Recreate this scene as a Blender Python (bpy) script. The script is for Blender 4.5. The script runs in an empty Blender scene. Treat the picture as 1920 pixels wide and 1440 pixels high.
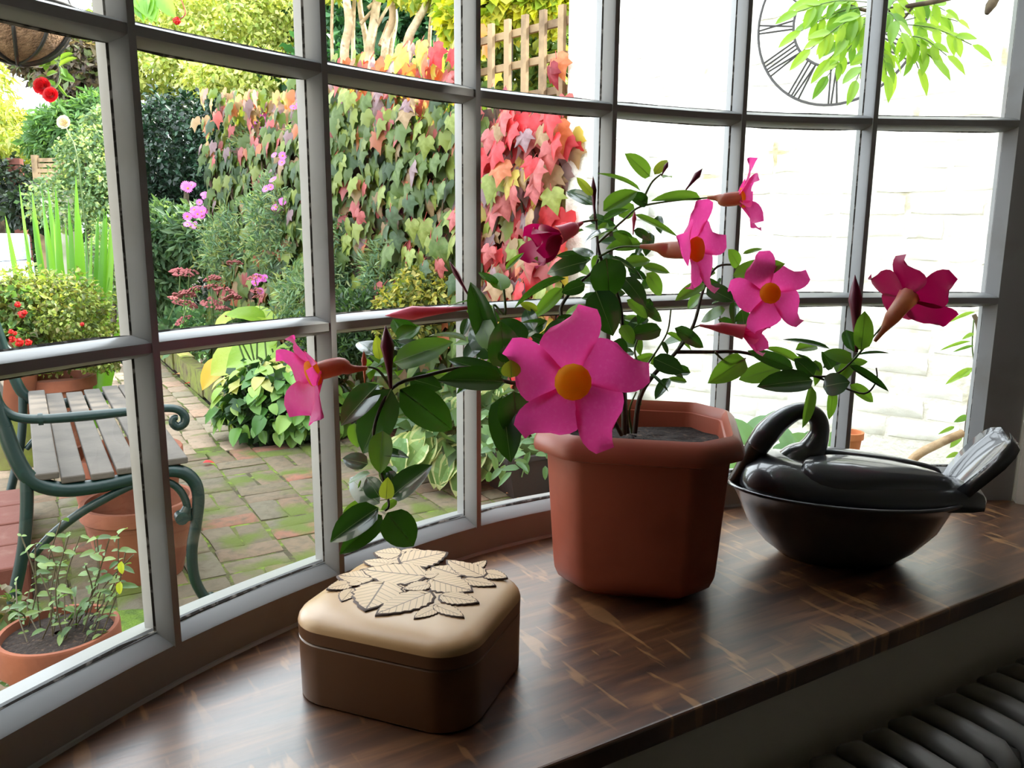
import bpy, math, random
import numpy as np
from mathutils import Vector, Matrix
R = random.Random(7)
NR = np.random.RandomState(11)
SC = bpy.context.scene
COL = SC.collection
V = Vector

# ------------------------------------------------------------------ camera, sky, sun, exposure
CAMZ, FPX = 1.16, 1526.35
PITCH, ROLL = math.radians(10.805), math.radians(0.371)
cam = bpy.data.cameras.new('camera')
cam.sensor_width = 36.0
cam.lens = FPX / 1920 * 36.0
cam.clip_start = 0.02
camo = bpy.data.objects.new('camera', cam)
COL.objects.link(camo)
cp, sp = math.cos(PITCH), math.sin(PITCH)
FWD, UP0, RT0 = V((0, cp, -sp)), V((0, sp, cp)), V((1, 0, 0))
cr, sr = math.cos(ROLL), math.sin(ROLL)
RT = RT0 * cr + UP0 * sr
UP = UP0 * cr - RT0 * sr
CP = V((0, 0, CAMZ))
camo.matrix_world = Matrix(((RT.x, UP.x, -FWD.x, CP.x), (RT.y, UP.y, -FWD.y, CP.y), (RT.z, UP.z, -FWD.z, CP.z), (0, 0, 0, 1)))
SC.camera = camo

SKY = 6.6
w = bpy.data.worlds.new('world')
SC.world = w
w.use_nodes = True
w.node_tree.nodes['Background'].inputs[0].default_value = (0.87, 0.94, 1.0, 1)
w.node_tree.nodes['Background'].inputs[1].default_value = SKY
sun = bpy.data.lights.new('sun', 'SUN')
sun.energy = 20.0
sun.angle = math.radians(1.2)
sun.color = (1.0, 0.93, 0.8)
suno = bpy.data.objects.new('sun', sun)
COL.objects.link(suno)
suno.rotation_euler = (V((-0.80, -0.42, -0.72))).to_track_quat('-Z', 'Y').to_euler()
SC.view_settings.view_transform = 'Standard'
SC.view_settings.look = 'None'
SC.view_settings.gamma = 1.0
SC.view_settings.use_curve_mapping = False
SC.view_settings.exposure = 0.0
SC.cycles.max_bounces = 10
SC.cycles.diffuse_bounces = 6
SC.cycles.glossy_bounces = 4
SC.cycles.transparent_max_bounces = 16
SC.cycles.caustics_reflective = False
SC.cycles.caustics_refractive = False
SC.cycles.sample_clamp_indirect = 6.0
SC.cycles.use_denoising = True


def at(px, py, d):
    """point seen at photo pixel (px, py), d metres along the view axis"""
    return CP + (FWD + RT * ((px - 960) / FPX) - UP * ((py - 720) / FPX)) * d


def ray(px, py):
    return FWD + RT * ((px - 960) / FPX) - UP * ((py - 720) / FPX)


def onz(px, py, z=0.0):
    r = ray(px, py)
    return CP + r * ((z - CAMZ) / r.z)


def onplane(px, py, p, n):
    r = ray(px, py)
    return CP + r * ((V(p) - CP).dot(V(n)) / r.dot(V(n)))


def proj(p):
    q = V(p) - CP
    d = q.dot(FWD)
    return (960 + FPX * q.dot(RT) / d, 720 - FPX * q.dot(UP) / d, d)


U = V((0.857, 0.515, 0))      # along the house front
VV = V((-0.515, 0.857, 0))    # out into the garden
UA = math.atan2(U.y, U.x)
SILL = 0.6075


def lin(c):
    return tuple(((x / 255) / 12.92 if x / 255 <= 0.04045 else ((x / 255 + 0.055) / 1.055) ** 2.4) for x in c)


# ------------------------------------------------------------------ scene helpers
W = {}


def reg(o, parent, M):
    COL.objects.link(o)
    if parent is not None:
        o.parent = parent
        o.matrix_basis = W[parent.name].inverted() @ M
    else:
        o.matrix_basis = M
    W[o.name] = M
    return o


def thing(name, loc, label, cat, group=None, kind=None):
    o = bpy.data.objects.new(name, None)
    o.empty_display_size = 0.05
    reg(o, None, Matrix.Translation(V(loc)))
    return tag(o, label, cat, group, kind)


def tag(o, label=None, cat=None, group=None, kind=None):
    if label: o['label'] = label
    if cat: o['category'] = cat
    if group: o['group'] = group
    if kind: o['kind'] = kind
    return o


def inst(name, me, M, parent, mat=None, label=None):
    o = bpy.data.objects.new(name, me)
    reg(o, parent, M)
    if label: o['label'] = label
    return o


class MB:
    def __init__(s):
        s.v, s.f, s.m = [], [], []

    def add(s, vs, fs, m=0):
        b = len(s.v)
        s.v += [tuple(x) for x in vs]
        s.f += [tuple(i + b for i in f) for f in fs]
        s.m += [m] * len(fs)
        return s

    def box(s, c, sx, sy, sz, rz=0.0, m=0, ax=None):
        c = V(c)
        if ax is None:
            ax = (V((math.cos(rz), math.sin(rz), 0)), V((-math.sin(rz), math.cos(rz), 0)), V((0, 0, 1)))
        vs = []
        for k in (-1, 1):
            for j in (-1, 1):
                for i in (-1, 1):
                    vs.append(c + ax[0] * (i * sx / 2) + ax[1] * (j * sy / 2) + ax[2] * (k * sz / 2))
        s.add(vs, [(0, 2, 3, 1), (4, 5, 7, 6), (0, 1, 5, 4), (2, 6, 7, 3), (0, 4, 6, 2), (1, 3, 7, 5)], m)
        return s

    def tube(s, pts, rad, n=8, cap=True, m=0, flat=1.0, ref=None):
        pts = [V(p) for p in pts]
        k = len(pts)
        if not hasattr(rad, '__len__'): rad = [rad] * k
        prev = None
        vs = []
        for i, p in enumerate(pts):
            t = (pts[min(i + 1, k - 1)] - pts[max(i - 1, 0)])
            t = t.normalized() if t.length > 1e-9 else V((0, 0, 1))
            if prev is None:
                r = V(ref) if ref is not None else (V((0, 0, 1)) if abs(t.z) < 0.9 else V((1, 0, 0)))
                a = (r - t * r.dot(t)).normalized()
            else:
                a = prev - t * prev.dot(t)
                a = a.normalized() if a.length > 1e-6 else prev
            prev = a
            b = t.cross(a)
            for j in range(n):
                th = 2 * math.pi * j / n
                vs.append(p + (a * math.cos(th) * flat + b * math.sin(th)) * rad[i])
        fs = []
        for i in range(k - 1):
            for j in range(n):
                a0, a1 = i * n + j, i * n + (j + 1) % n
                fs.append((a0, a1, a1 + n, a0 + n))
        if cap:
            fs.append(tuple(reversed(range(n))))
            fs.append(tuple(range((k - 1) * n, k * n)))
        return s.add(vs, fs, m)

    def lathe(s, prof, c=(0, 0, 0), n=32, m=0, sx=1.0, sy=1.0, rz=0.0, cap0=False, cap1=False):
        c = V(c)
        vs, fs = [], []
        for (r, z) in prof:
            for j in range(n):
                th = 2 * math.pi * j / n
                x, y = r * sx * math.cos(th), r * sy * math.sin(th)
                vs.append(c + V((x * math.cos(rz) - y * math.sin(rz), x * math.sin(rz) + y * math.cos(rz), z)))
        for i in range(len(prof) - 1):
            for j in range(n):
                a0, a1 = i * n + j, i * n + (j + 1) % n
                fs.append((a0, a1, a1 + n, a0 + n))
        if cap0: fs.append(tuple(reversed(range(n))))
        if cap1: fs.append(tuple(range((len(prof) - 1) * n, len(prof) * n)))
        return s.add(vs, fs, m)

    def rings(s, rings, m=0, cap0=False, cap1=False, close=True):
        n = len(rings[0])
        vs = [p for r in rings for p in r]
        fs = []
        for i in range(len(rings) - 1):
            for j in range(n if close else n - 1):
                a0, a1 = i * n + j, i * n + (j + 1) % n
                fs.append((a0, a1, a1 + n, a0 + n))
        if cap0: fs.append(tuple(reversed(range(n))))
        if cap1: fs.append(tuple(range((len(rings) - 1) * n, len(rings) * n)))
        return s.add(vs, fs, m)

    def prism(s, poly, z0, z1, m=0):
        n = len(poly)
        vs = [(p[0], p[1], z0) for p in poly] + [(p[0], p[1], z1) for p in poly]
        fs = [(i, (i + 1) % n, (i + 1) % n + n, i + n) for i in range(n)]
        fs += [tuple(reversed(range(n))), tuple(range(n, 2 * n))]
        return s.add(vs, fs, m)

    def mesh(s, name, mats, smooth=None, M=None):
        me = bpy.data.meshes.new(name)
        vs = s.v if M is None else [tuple(M @ V(x)) for x in s.v]
        me.from_pydata(vs, [], s.f)
        for mt in (mats if isinstance(mats, (list, tuple)) else [mats]):
            me.materials.append(mt)
        me.polygons.foreach_set('material_index', s.m)
        if smooth is not None:
            me.polygons.foreach_set('use_smooth', [True] * len(s.f))
            if smooth < 170:
                me.set_sharp_from_angle(angle=math.radians(smooth))
        me.update()
        return me

    def obj(s, name, mats, parent=None, smooth=None, label=None):
        """verts are in world space; the origin goes to the parent's base"""
        M = W[parent.name] if parent is not None else Matrix.Translation(V([sum(c) / len(s.v) for c in zip(*s.v)]))
        me = s.mesh(name, mats, smooth, M.inverted())
        o = bpy.data.objects.new(name, me)
        reg(o, parent, M.copy())
        if label: o['label'] = label
        return o


def crom(pts, n=6):
    """Catmull-Rom through the points"""
    pts = [V(p) for p in pts]
    out = []
    for i in range(len(pts) - 1):
        p0, p1, p2, p3 = pts[max(i - 1, 0)], pts[i], pts[i + 1], pts[min(i + 2, len(pts) - 1)]
        for k in range(n):
            t = k / n
            out.append(0.5 * ((2 * p1) + (p2 - p0) * t + (2 * p0 - 5 * p1 + 4 * p2 - p3) * t * t + (3 * p1 - p0 - 3 * p2 + p3) * t ** 3))
    out.append(pts[-1])
    return out


def lerpl(a, n):
    """resample a list of numbers to n values"""
    return list(np.interp(np.linspace(0, len(a) - 1, n), range(len(a)), a))


# ------------------------------------------------------------------ materials
def mat(name, base, rough=0.6, spec=0.5, metal=0.0, noise=None, bump=None, objrand=None, trans=0.0, attr=None, coat=0.0, coord='Object', moss=None, trcol=None):
    """base colour, optional noise mix (colour2, scale, lo, hi), bump (scale, strength), per-object tint spread, translucency"""
    m = bpy.data.materials.new(name)
    m.use_nodes = True
    nt = m.node_tree
    N, L = nt.nodes, nt.links
    b = N['Principled BSDF']
    b.inputs['Roughness'].default_value = rough
    b.inputs['Specular IOR Level'].default_value = spec
    b.inputs['Metallic'].default_value = metal
    b.inputs['Coat Weight'].default_value = coat
    b.inputs['Base Color'].default_value = (*base, 1)
    tc = N.new('ShaderNodeTexCoord')
    geo = None
    if coord == 'World':
        geo = N.new('ShaderNodeNewGeometry')
        cs = geo.outputs['Position']
    else:
        cs = tc.outputs[coord]
    cur = None
    if attr:
        a = N.new('ShaderNodeAttribute')
        a.attribute_name = attr
        cur = a.outputs['Color']

    def mixc(fac, c1, c2, blend='MIX'):
        x = N.new('ShaderNodeMix')
        x.data_type = 'RGBA'
        x.blend_type = blend
        for sock, val in ((x.inputs['Factor'], fac), (x.inputs[6], c1), (x.inputs[7], c2)):
            if isinstance(val, (int, float)): sock.default_value = val
            elif isinstance(val, tuple): sock.default_value = (*val[:3], 1)
            else: L.new(val, sock)
        return x.outputs[2]

    def ramp(src, lo, hi):
        mr = N.new('ShaderNodeMapRange')
        mr.inputs['From Min'].default_value = lo
        mr.inputs['From Max'].default_value = hi
        L.new(src, mr.inputs['Value'])
        return mr.outputs['Result']

    def nz(scale, detail=5, vec=None):
        t = N.new('ShaderNodeTexNoise')
        t.inputs['Scale'].default_value = scale
        t.inputs['Detail'].default_value = detail
        L.new(vec or cs, t.inputs['Vector'])
        return t.outputs['Fac']

    if objrand:
        oi = N.new('ShaderNodeObjectInfo')
        cr_ = N.new('ShaderNodeValToRGB')
        el = cr_.color_ramp.elements
        k = len(objrand)
        cr_.color_ramp.interpolation = 'LINEAR'
        el[0].color = (*objrand[0], 1)
        el[1].color = (*objrand[-1], 1)
        for i in range(1, k - 1):
            e = el.new(i / (k - 1))
            e.color = (*objrand[i], 1)
        L.new(oi.outputs['Random'], cr_.inputs['Fac'])
        cur = cr_.outputs['Color']
    for nn in (noise or []):
        c2, sc_, lo, hi = nn
        cur = mixc(ramp(nz(sc_), lo, hi), cur if cur is not None else base, c2)
    if moss:
        g2 = N.new('ShaderNodeNewGeometry')
        c2, sc_, lo, hi = moss
        cur = mixc(ramp(nz(sc_, 8, g2.outputs['Position']), lo, hi), cur if cur is not None else base, c2)
    if cur is not None:
        L.new(cur, b.inputs['Base Color'])
    if bump:
        bp = N.new('ShaderNodeBump')
        bp.inputs['Strength'].default_value = bump[1]
        bp.inputs['Distance'].default_value = bump[2] if len(bump) > 2 else 0.005
        L.new(nz(bump[0], 6), bp.inputs['Height'])
        L.new(bp.outputs['Normal'], b.inputs['Normal'])
    if trans > 0:
        tr = N.new('ShaderNodeBsdfTranslucent')
        if trcol is not None:
            tr.inputs['Color'].default_value = (*trcol, 1)
        elif cur is not None:
            L.new(mixc(1.0, cur, (1.9, 1.8, 0.9), 'MULTIPLY'), tr.inputs['Color'])
        else:
            tr.inputs['Color'].default_value = (min(1, base[0] * 1.9), min(1, base[1] * 1.8), base[2] * 0.9, 1)
        mx = N.new('ShaderNodeMixShader')
        mx.inputs[0].default_value = trans
        L.new(b.outputs[0], mx.inputs[1])
        L.new(tr.outputs[0], mx.inputs[2])
        L.new(mx.outputs[0], N['Material Output'].inputs['Surface'])
    return m


def glass_mat():
    m = bpy.data.materials.new('window_glass')
    m.use_nodes = True
    N, L = m.node_tree.nodes, m.node_tree.links
    N.remove(N['Principled BSDF'])
    t = N.new('ShaderNodeBsdfTransparent')
    t.inputs['Color'].default_value = (0.96, 0.975, 0.97, 1)
    g = N.new('ShaderNodeBsdfGlossy')
    g.inputs['Roughness'].default_value = 0.02
    fr = N.new('ShaderNodeFresnel')
    fr.inputs['IOR'].default_value = 1.45
    mx = N.new('ShaderNodeMixShader')
    L.new(fr.outputs[0], mx.inputs[0])
    L.new(t.outputs[0], mx.inputs[1])
    L.new(g.outputs[0], mx.inputs[2])
    L.new(mx.outputs[0], N['Material Output'].inputs['Surface'])
    return m


def wood_sill_mat():
    m = bpy.data.materials.new('dark_oak')
    m.use_nodes = True
    N, L = m.node_tree.nodes, m.node_tree.links
    b = N['Principled BSDF']
    geo = N.new('ShaderNodeNewGeometry')
    mp = N.new('ShaderNodeMapping')
    mp.vector_type = 'TEXTURE'
    mp.inputs['Rotation'].default_value = (0, 0, UA)
    L.new(geo.outputs['Position'], mp.inputs['Vector'])

    def noise(scale3, scale, detail=6, dist=0.0):
        q = N.new('ShaderNodeMapping')
        q.inputs['Scale'].default_value = scale3
        L.new(mp.outputs[0], q.inputs['Vector'])
        t = N.new('ShaderNodeTexNoise')
        t.inputs['Scale'].default_value = scale
        t.inputs['Detail'].default_value = detail
        t.inputs['Distortion'].default_value = dist
        L.new(q.outputs[0], t.inputs['Vector'])
        return t.outputs['Fac']

    def rmp(src, stops):
        r = N.new('ShaderNodeValToRGB')
        e = r.color_ramp.elements
        e[0].position, e[0].color = stops[0][0], (*stops[0][1], 1)
        e[1].position, e[1].color = stops[-1][0], (*stops[-1][1], 1)
        for p, c in stops[1:-1]:
            x = e.new(p)
            x.color = (*c, 1)
        L.new(src, r.inputs['Fac'])
        return r.outputs['Color']
    # long grain, then the paler ray flecks lying across it
    g1 = rmp(noise((1.2, 9, 1), 5.0, 8, 0.6), [(0.3, lin((50, 29, 19))), (0.52, lin((92, 57, 35))), (0.72, lin((140, 95, 60)))])
    fl = noise((7.0, 1.4, 1), 7.0, 2.5, 0.35)
    fr = rmp(fl, [(0.585, (0, 0, 0)), (0.64, (1, 1, 1))])
    pa = rmp(noise((1, 1, 1), 3.2, 2), [(0.36, (0, 0, 0)), (0.52, (1, 1, 1))])
    mu = N.new('ShaderNodeMath'); mu.operation = 'MULTIPLY'
    L.new(fr, mu.inputs[0]); L.new(pa, mu.inputs[1])
    mu2 = N.new('ShaderNodeMath'); mu2.operation = 'MULTIPLY'; mu2.inputs[1].default_value = 0.48
    L.new(mu.outputs[0], mu2.inputs[0])
    x = N.new('ShaderNodeMix'); x.data_type = 'RGBA'
    L.new(mu2.outputs[0], x.inputs['Factor']); L.new(g1, x.inputs[6])
    x.inputs[7].default_value = (*lin((196, 144, 90)), 1)
    L.new(x.outputs[2], b.inputs['Base Color'])
    rr = N.new('ShaderNodeMapRange')
    rr.inputs['To Min'].default_value = 0.30
    rr.inputs['To Max'].default_value = 0.50
    L.new(noise((1, 3, 1), 7.0, 6), rr.inputs['Value'])
    L.new(rr.outputs[0], b.inputs['Roughness'])
    bp = N.new('ShaderNodeBump')
    bp.inputs['Strength'].default_value = 0.18
    bp.inputs['Distance'].default_value = 0.002
    L.new(noise((2, 14, 1), 12.0, 8), bp.inputs['Height'])
    L.new(bp.outputs[0], b.inputs['Normal'])
    b.inputs['Specular IOR Level'].default_value = 0.6
    b.inputs['Coat Weight'].default_value = 0.9
    b.inputs['Coat Roughness'].default_value = 0.32
    b.inputs['Coat IOR'].default_value = 1.6
    return m


def carved_mat():
    """pale carved wood with burnt vein lines that follow each leaf's own axes"""
    m = bpy.data.materials.new('carved_leaf_wood')
    m.use_nodes = True
    N, L = m.node_tree.nodes, m.node_tree.links
    b = N['Principled BSDF']
    b.inputs['Roughness'].default_value = 0.38
    tc = N.new('ShaderNodeTexCoord')
    sx = N.new('ShaderNodeSeparateXYZ')
    L.new(tc.outputs['Object'], sx.inputs[0])

    def mth(op, a, c=None):
        q = N.new('ShaderNodeMath'); q.operation = op
        for i, s_ in enumerate((a, c)):
            if s_ is None: continue
            if isinstance(s_, (int, float)): q.inputs[i].default_value = s_
            else: L.new(s_, q.inputs[i])
        return q.outputs[0]
    ax = mth('ABSOLUTE', sx.outputs[0])
    t = mth('FRACT', mth('MULTIPLY', mth('SUBTRACT', sx.outputs[1], mth('MULTIPLY', ax, 0.55)), 8.0))
    side = mth('LESS_THAN', t, 0.16)
    mid = mth('LESS_THAN', ax, 0.018)
    both = mth('MAXIMUM', mth('MULTIPLY', side, 0.55), mid)
    x = N.new('ShaderNodeMix'); x.data_type = 'RGBA'
    L.new(both, x.inputs['Factor'])
    x.inputs[6].default_value = (*lin((214, 182, 144)), 1)
    x.inputs[7].default_value = (*lin((92, 60, 38)), 1)
    L.new(x.outputs[2], b.inputs['Base Color'])
    return m


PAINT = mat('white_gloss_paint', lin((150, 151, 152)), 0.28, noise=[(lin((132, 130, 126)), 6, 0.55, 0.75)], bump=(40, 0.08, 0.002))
WALLP = mat('cream_wall_paint', lin((214, 206, 194)), 0.75, bump=(60, 0.1, 0.002))
PUTTY = mat('old_putty', lin((60, 55, 50)), 0.9, noise=[(lin((150, 145, 138)), 60, 0.5, 0.6)])
GLASS = glass_mat()
OAK = wood_sill_mat()
FLOORM = mat('floor_carpet', lin((128, 112, 96)), 0.9)
CEILM = mat('ceiling_white', lin((226, 222, 214)), 0.8)
ROOMM = mat('room_wall_paint', lin((204, 200, 192)), 0.9)
RADM = mat('radiator_paint', lin((150, 148, 144)), 0.35)
EXTM = mat('whitewashed_house_wall', lin((206, 204, 200)), 0.85, bump=(30, 0.4))

# ------------------------------------------------------------------ the bow window
BAR = [(-0.530, 0.679), (-0.4070, 0.9194), (-0.2496, 1.1286), (-0.0557, 1.3252), (0.1737, 1.4659), (0.4272, 1.5767), (0.6902, 1.6216), (0.9747, 1.6364)]
BARV = [V((x, y, 0)) for x, y in BAR]
ZROW = [0.66, 1.0244, 1.3655, 1.707, 2.05]
CURVE = crom(BARV, 5)


def tang(i, L=CURVE):
    return (L[min(i + 1, len(L) - 1)] - L[max(i - 1, 0)]).normalized()


def outn(t):
    return V((-t.y, t.x, 0))


BT = [tang(5 * i) for i in range(8)]
BN = [outn(t) for t in BT]
GO = 0.027      # glass sits this far outside the noses

win = bpy.data.objects.new('window_1', None)
reg(win, None, Matrix.Translation((BARV[4].x, BARV[4].y, SILL)))
tag(win, 'white painted bow window of small panes above the oak sill', kind='structure')


def sweep(prof, z, L=CURVE, m=0):
    mb = MB()
    rings = []
    for i, p in enumerate(L):
        n = outn(tang(i, L))
        rings.append([p + n * o + V((0, 0, z + h)) for (o, h) in prof])
    mb.rings(rings, cap0=True, cap1=True, m=m)
    return mb


HP = [(0.0, -0.0055), (0.0, 0.0055), (0.004, 0.0085), (0.024, 0.0135), (0.026, 0.0095), (0.042, 0.0085), (0.042, -0.0085), (0.026, -0.0095), (0.024, -0.0135), (0.004, -0.0085)]
for z in ZROW[1:4]:
    sweep(HP, z).obj('transom_bar', PAINT, win, 25)
# bottom rail with its sloping top, outer sill beyond the glass
sweep([(0.0, -0.058), (0.0, -0.002), (0.003, 0.001), (0.024, 0.012), (0.026, 0.009), (0.029, 0.009), (0.034, 0.014), (0.078, 0.002), (0.078, -0.06)], ZROW[0]).obj('bottom_rail', PAINT, win, 25)
sweep([(0.0, 0.0), (0.0, 0.06), (0.06, 0.06), (0.06, -0.01), (0.024, -0.012), (0.003, -0.002)], ZROW[4]).obj('top_rail', PAINT, win, 25)
# quadrant bead where rail meets sill
sweep([(-0.004, -0.0525), (-0.002, -0.049), (0.002, -0.047), (0.002, -0.0525)], ZROW[0]).obj('bead', PAINT, win, 25)
VP_ = [(-0.0045, 0.0), (0.0045, 0.0), (0.007, 0.004), (0.0125, 0.024), (0.010, 0.026), (0.0105, 0.029), (0.0105, 0.050), (-0.0105, 0.050), (-0.0105, 0.029), (-0.010, 0.026), (-0.0125, 0.024), (-0.007, 0.004)]
for i in range(1, 7):
    mb = MB()
    rings = []
    for z in (ZROW[0] - 0.004, ZROW[4] + 0.01):
        rings.append([BARV[i] + BT[i] * a + BN[i] * (o - 0.0012) + V((0, 0, z)) for (a, o) in VP_])
    mb.rings(rings, cap0=True, cap1=True)
    mb.obj('glazing_bar', PAINT, win, 25)
# jamb posts
for i, sgn in ((0, -1), (7, 1)):
    mb = MB()
    P_ = [(0.0, 0.0), (0.014 * -sgn, 0.024), (0.012 * -sgn, 0.042), (0.06 * sgn, 0.05), (0.075 * sgn, -0.005), (0.02 * sgn, -0.006)]
    rings = [[BARV[i] + BT[i] * a + BN[i] * o + V((0, 0, z)) for (a, o) in P_] for z in (SILL - 0.01, ZROW[4] + 0.06)]
    mb.rings(rings, cap0=True, cap1=True)
    mb.obj('jamb_post', PAINT, win, 25)
# panes (one each) with their putty lines
for i in range(7):
    for r in range(4):
        mb = MB()
        a = BARV[i] + BN[i] * GO
        b = BARV[i + 1] + BN[i + 1] * GO
        L5 = [CURVE[5 * i + k] + outn(tang(5 * i + k)) * GO for k in range(6)]
        z0, z1 = ZROW[r] + 0.002, ZROW[r + 1] - 0.002
        mb.rings([[V((p.x, p.y, z0)) for p in L5], [V((p.x, p.y, z1)) for p in L5]], close=False)
        mb.obj('pane', GLASS, win, 180)
for i in range(7):
    for r in range(4):
        mb = MB()
        L5 = [CURVE[5 * i + k] + outn(tang(5 * i + k)) * (GO - 0.001) for k in range(6)]
        dirp = (L5[-1] - L5[0]).normalized()
        L5[0] = L5[0] + dirp * 0.0125
        L5[-1] = L5[-1] - dirp * 0.0125
        z0, z1 = ZROW[r] + 0.0135, ZROW[r + 1] - 0.0135
        rr = [p + V((0, 0, z0)) for p in L5] + [p + V((0, 0, z1)) for p in reversed(L5)]
        rr2 = []
        c = sum(rr, V()) / len(rr)
        mb.tube([p + V((0, 0, R.uniform(-.0004, .0004))) for p in rr + [rr[0]]], [0.0014 + R.random() * 0.0012 for _ in range(len(rr) + 1)], 4, cap=False)
        mb.obj('putty_line', PUTTY, win)

# ------------------------------------------------------------------ sill, room shell
F0 = V((0.039, 0.761, 0))
SL = F0 - U * 1.05
SR = F0 + U * 1.30
poly = [SL, SR, V((1.235, 1.50, 0)), V((1.06, 1.625, 0))] + [CURVE[k] + outn(tang(k)) * 0.03 for k in range(len(CURVE) - 1, -1, -1)] + [V((-0.60, 0.60, 0))]
sill = MB().prism([(p.x, p.y) for p in poly], SILL - 0.030, SILL).obj('window_sill', OAK)
tag(sill, 'dark stained oak sill with ray flecks following the bow window', kind='structure')
md = sill.modifiers.new('bevel', 'BEVEL')
md.width = 0.004
md.segments = 3
md.limit_method = 'ANGLE'

WF = F0 - VV * 0.0 + VV * 0.035    # room face of the wall below the sill


def uv(u, v, z):
    return F0 + U * u + VV * v + V((0, 0, z))


def wallbox(name, u0, u1, v0, v1, z0, z1, m):
    mb = MB().box(uv((u0 + u1) / 2, (v0 + v1) / 2, (z0 + z1) / 2), u1 - u0, v1 - v0, z1 - z0, UA)
    o = mb.obj(name, m)
    o['kind'] = 'structure'
    return o


FZ, CZ = -0.16, 2.40
wallbox('floor', -2.3, 2.5, -3.4, 0.05, FZ - 0.1, FZ, FLOORM)
wallbox('ceiling', -2.3, 2.5, -3.4, 0.25, CZ, CZ + 0.1, CEILM)
wallbox('wall_back', -2.3, 2.5, -3.5, -3.4, FZ, CZ, ROOMM)
wallbox('wall_left', -2.4, -2.3, -3.4, 0.25, FZ, CZ, ROOMM)
wallbox('wall_right', 2.5, 2.6, -3.4, 0.25, FZ, CZ, ROOMM)
wallbox('wall_front', -2.3, 2.5, 0.03, 0.20, FZ, SILL - 0.031, WALLP)
wallbox('wall_front.001', -2.3, -0.72, 0.03, 0.25, SILL - 0.031, CZ, WALLP)
wallbox('wall_front.002', 1.33, 2.5, 0.03, 0.25, SILL - 0.031, CZ, WALLP)
wallbox('wall_front.003', -0.72, 1.33, 0.03, 0.25, 2.10, CZ, WALLP)
# splayed reveal right of the window, and left one
mb = MB().prism([(1.045, 1.612), (1.20, 1.475), (1.30, 1.62), (1.10, 1.75)], SILL, 2.12)
o = mb.obj('trim_1', WALLP); o['kind'] = 'structure'
mb = MB().prism([(-0.545, 0.67), (-0.60, 0.45), (-0.85, 0.45), (-0.80, 0.75)], SILL, 2.12)
o = mb.obj('trim_2', WALLP); o['kind'] = 'structure'
o = MB().box(uv(-1.45, 1.0, 1.05), 0.3, 1.6, 2.3, UA).obj('light_block_left', EXTM); o['kind'] = 'structure'  # unseen wall, added to cut the daylight coming in from the left
# bow base wall under the sill and little roof over it
mb = MB().prism([(p.x, p.y) for p in [CURVE[k] + outn(tang(k)) * 0.05 for k in range(len(CURVE))]] + [tuple(uv(1.3, .22, 0))[:2], tuple(uv(-.7, .22, 0))[:2]], -0.05, SILL - 0.035)
o = mb.obj('wall_bow', EXTM); o['kind'] = 'structure'
mb = MB().prism([(p.x, p.y) for p in [CURVE[k] + outn(tang(k)) * 0.10 for k in range(len(CURVE))]] + [tuple(uv(1.35, .02, 0))[:2], tuple(uv(-.75, .02, 0))[:2]], 2.105, 2.2)
o = mb.obj('roof_bow', CEILM); o['kind'] = 'structure'

# radiator under the sill: column sections
rad = thing('radiator', uv(0.8, -0.06, FZ), 'white column radiator against the wall below the oak sill', 'radiator')
RZ = 0.468
for k in range(-6, 16):
    u = 0.626 + 0.058 * k
    mb = MB()
    for v in (-0.105, -0.06, -0.015):
        mb.tube([uv(u, v, FZ + 0.10), uv(u, v, RZ - 0.03)], 0.0155, 8, cap=False)
    mb.tube([uv(u, v, z) for v, z in ((-0.128, RZ - 0.060), (-0.125, RZ - 0.030), (-0.109, RZ - 0.019), (-0.060, RZ - 0.016), (-0.012, RZ - 0.019), (0.004, RZ - 0.030), (0.007, RZ - 0.06))], [0.010, 0.015, 0.0175, 0.0165, 0.0175, 0.015, 0.010], 10)
    mb.tube([uv(u, v, z) for v, z in ((-0.125, FZ + 0.10), (-0.06, FZ + 0.07), (0.005, FZ + 0.10))], 0.018, 8)
    mb.obj('column_section', RADM, rad, 60)

# ------------------------------------------------------------------ carved wooden box
BOXW = mat('brown_wood_shaded', lin((106, 70, 42)), 0.40, noise=[(lin((94, 60, 36)), 4, 0.45, 0.7)], bump=(30, 0.04, 0.001), coat=0.5)  # brown wood, darkened further to paint the shade on the sides
BOXL = mat('lid_wood_sheen', lin((196, 156, 110)), 0.42, noise=[(lin((180, 138, 92)), 4, 0.45, 0.7)], bump=(30, 0.04, 0.001), coat=0.6)  # same box, paler so the sheen on top is in the colour
for m_ in (BOXW, BOXL): m_.node_tree.nodes['Principled BSDF'].inputs['Coat Roughness'].default_value = 0.32
BURN = mat('burnt_outline', lin((70, 42, 26)), 0.6)
CARV = carved_mat()


def rsq(cx, cy, hx, hy, r, rz, n=8):
    out = []
    for q, (sx, sy) in enumerate(((1, 1), (-1, 1), (-1, -1), (1, -1))):
        for k in range(n + 1):
            th = math.pi / 2 * q + math.pi / 2 * k / n
            x, y = sx * (hx - r) + r * math.cos(th), sy * (hy - r) + r * math.sin(th)
            out.append((cx + x * math.cos(rz) - y * math.sin(rz), cy + x * math.sin(rz) + y * math.cos(rz)))
    return out


BC, BRZ, BHX, BHY, BR = V((-0.121, 0.938, 0)), math.radians(-21), 0.118, 0.105, 0.050
box = thing('wooden_box', (BC.x, BC.y, SILL), 'rounded square wooden box with carved leaves on its lid, left on the sill', 'box')


def bring(z, inset):
    return [V((x, y, z)) for x, y in rsq(BC.x, BC.y, BHX - inset, BHY - inset, max(BR - inset, 0.004), BRZ)]


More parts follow.
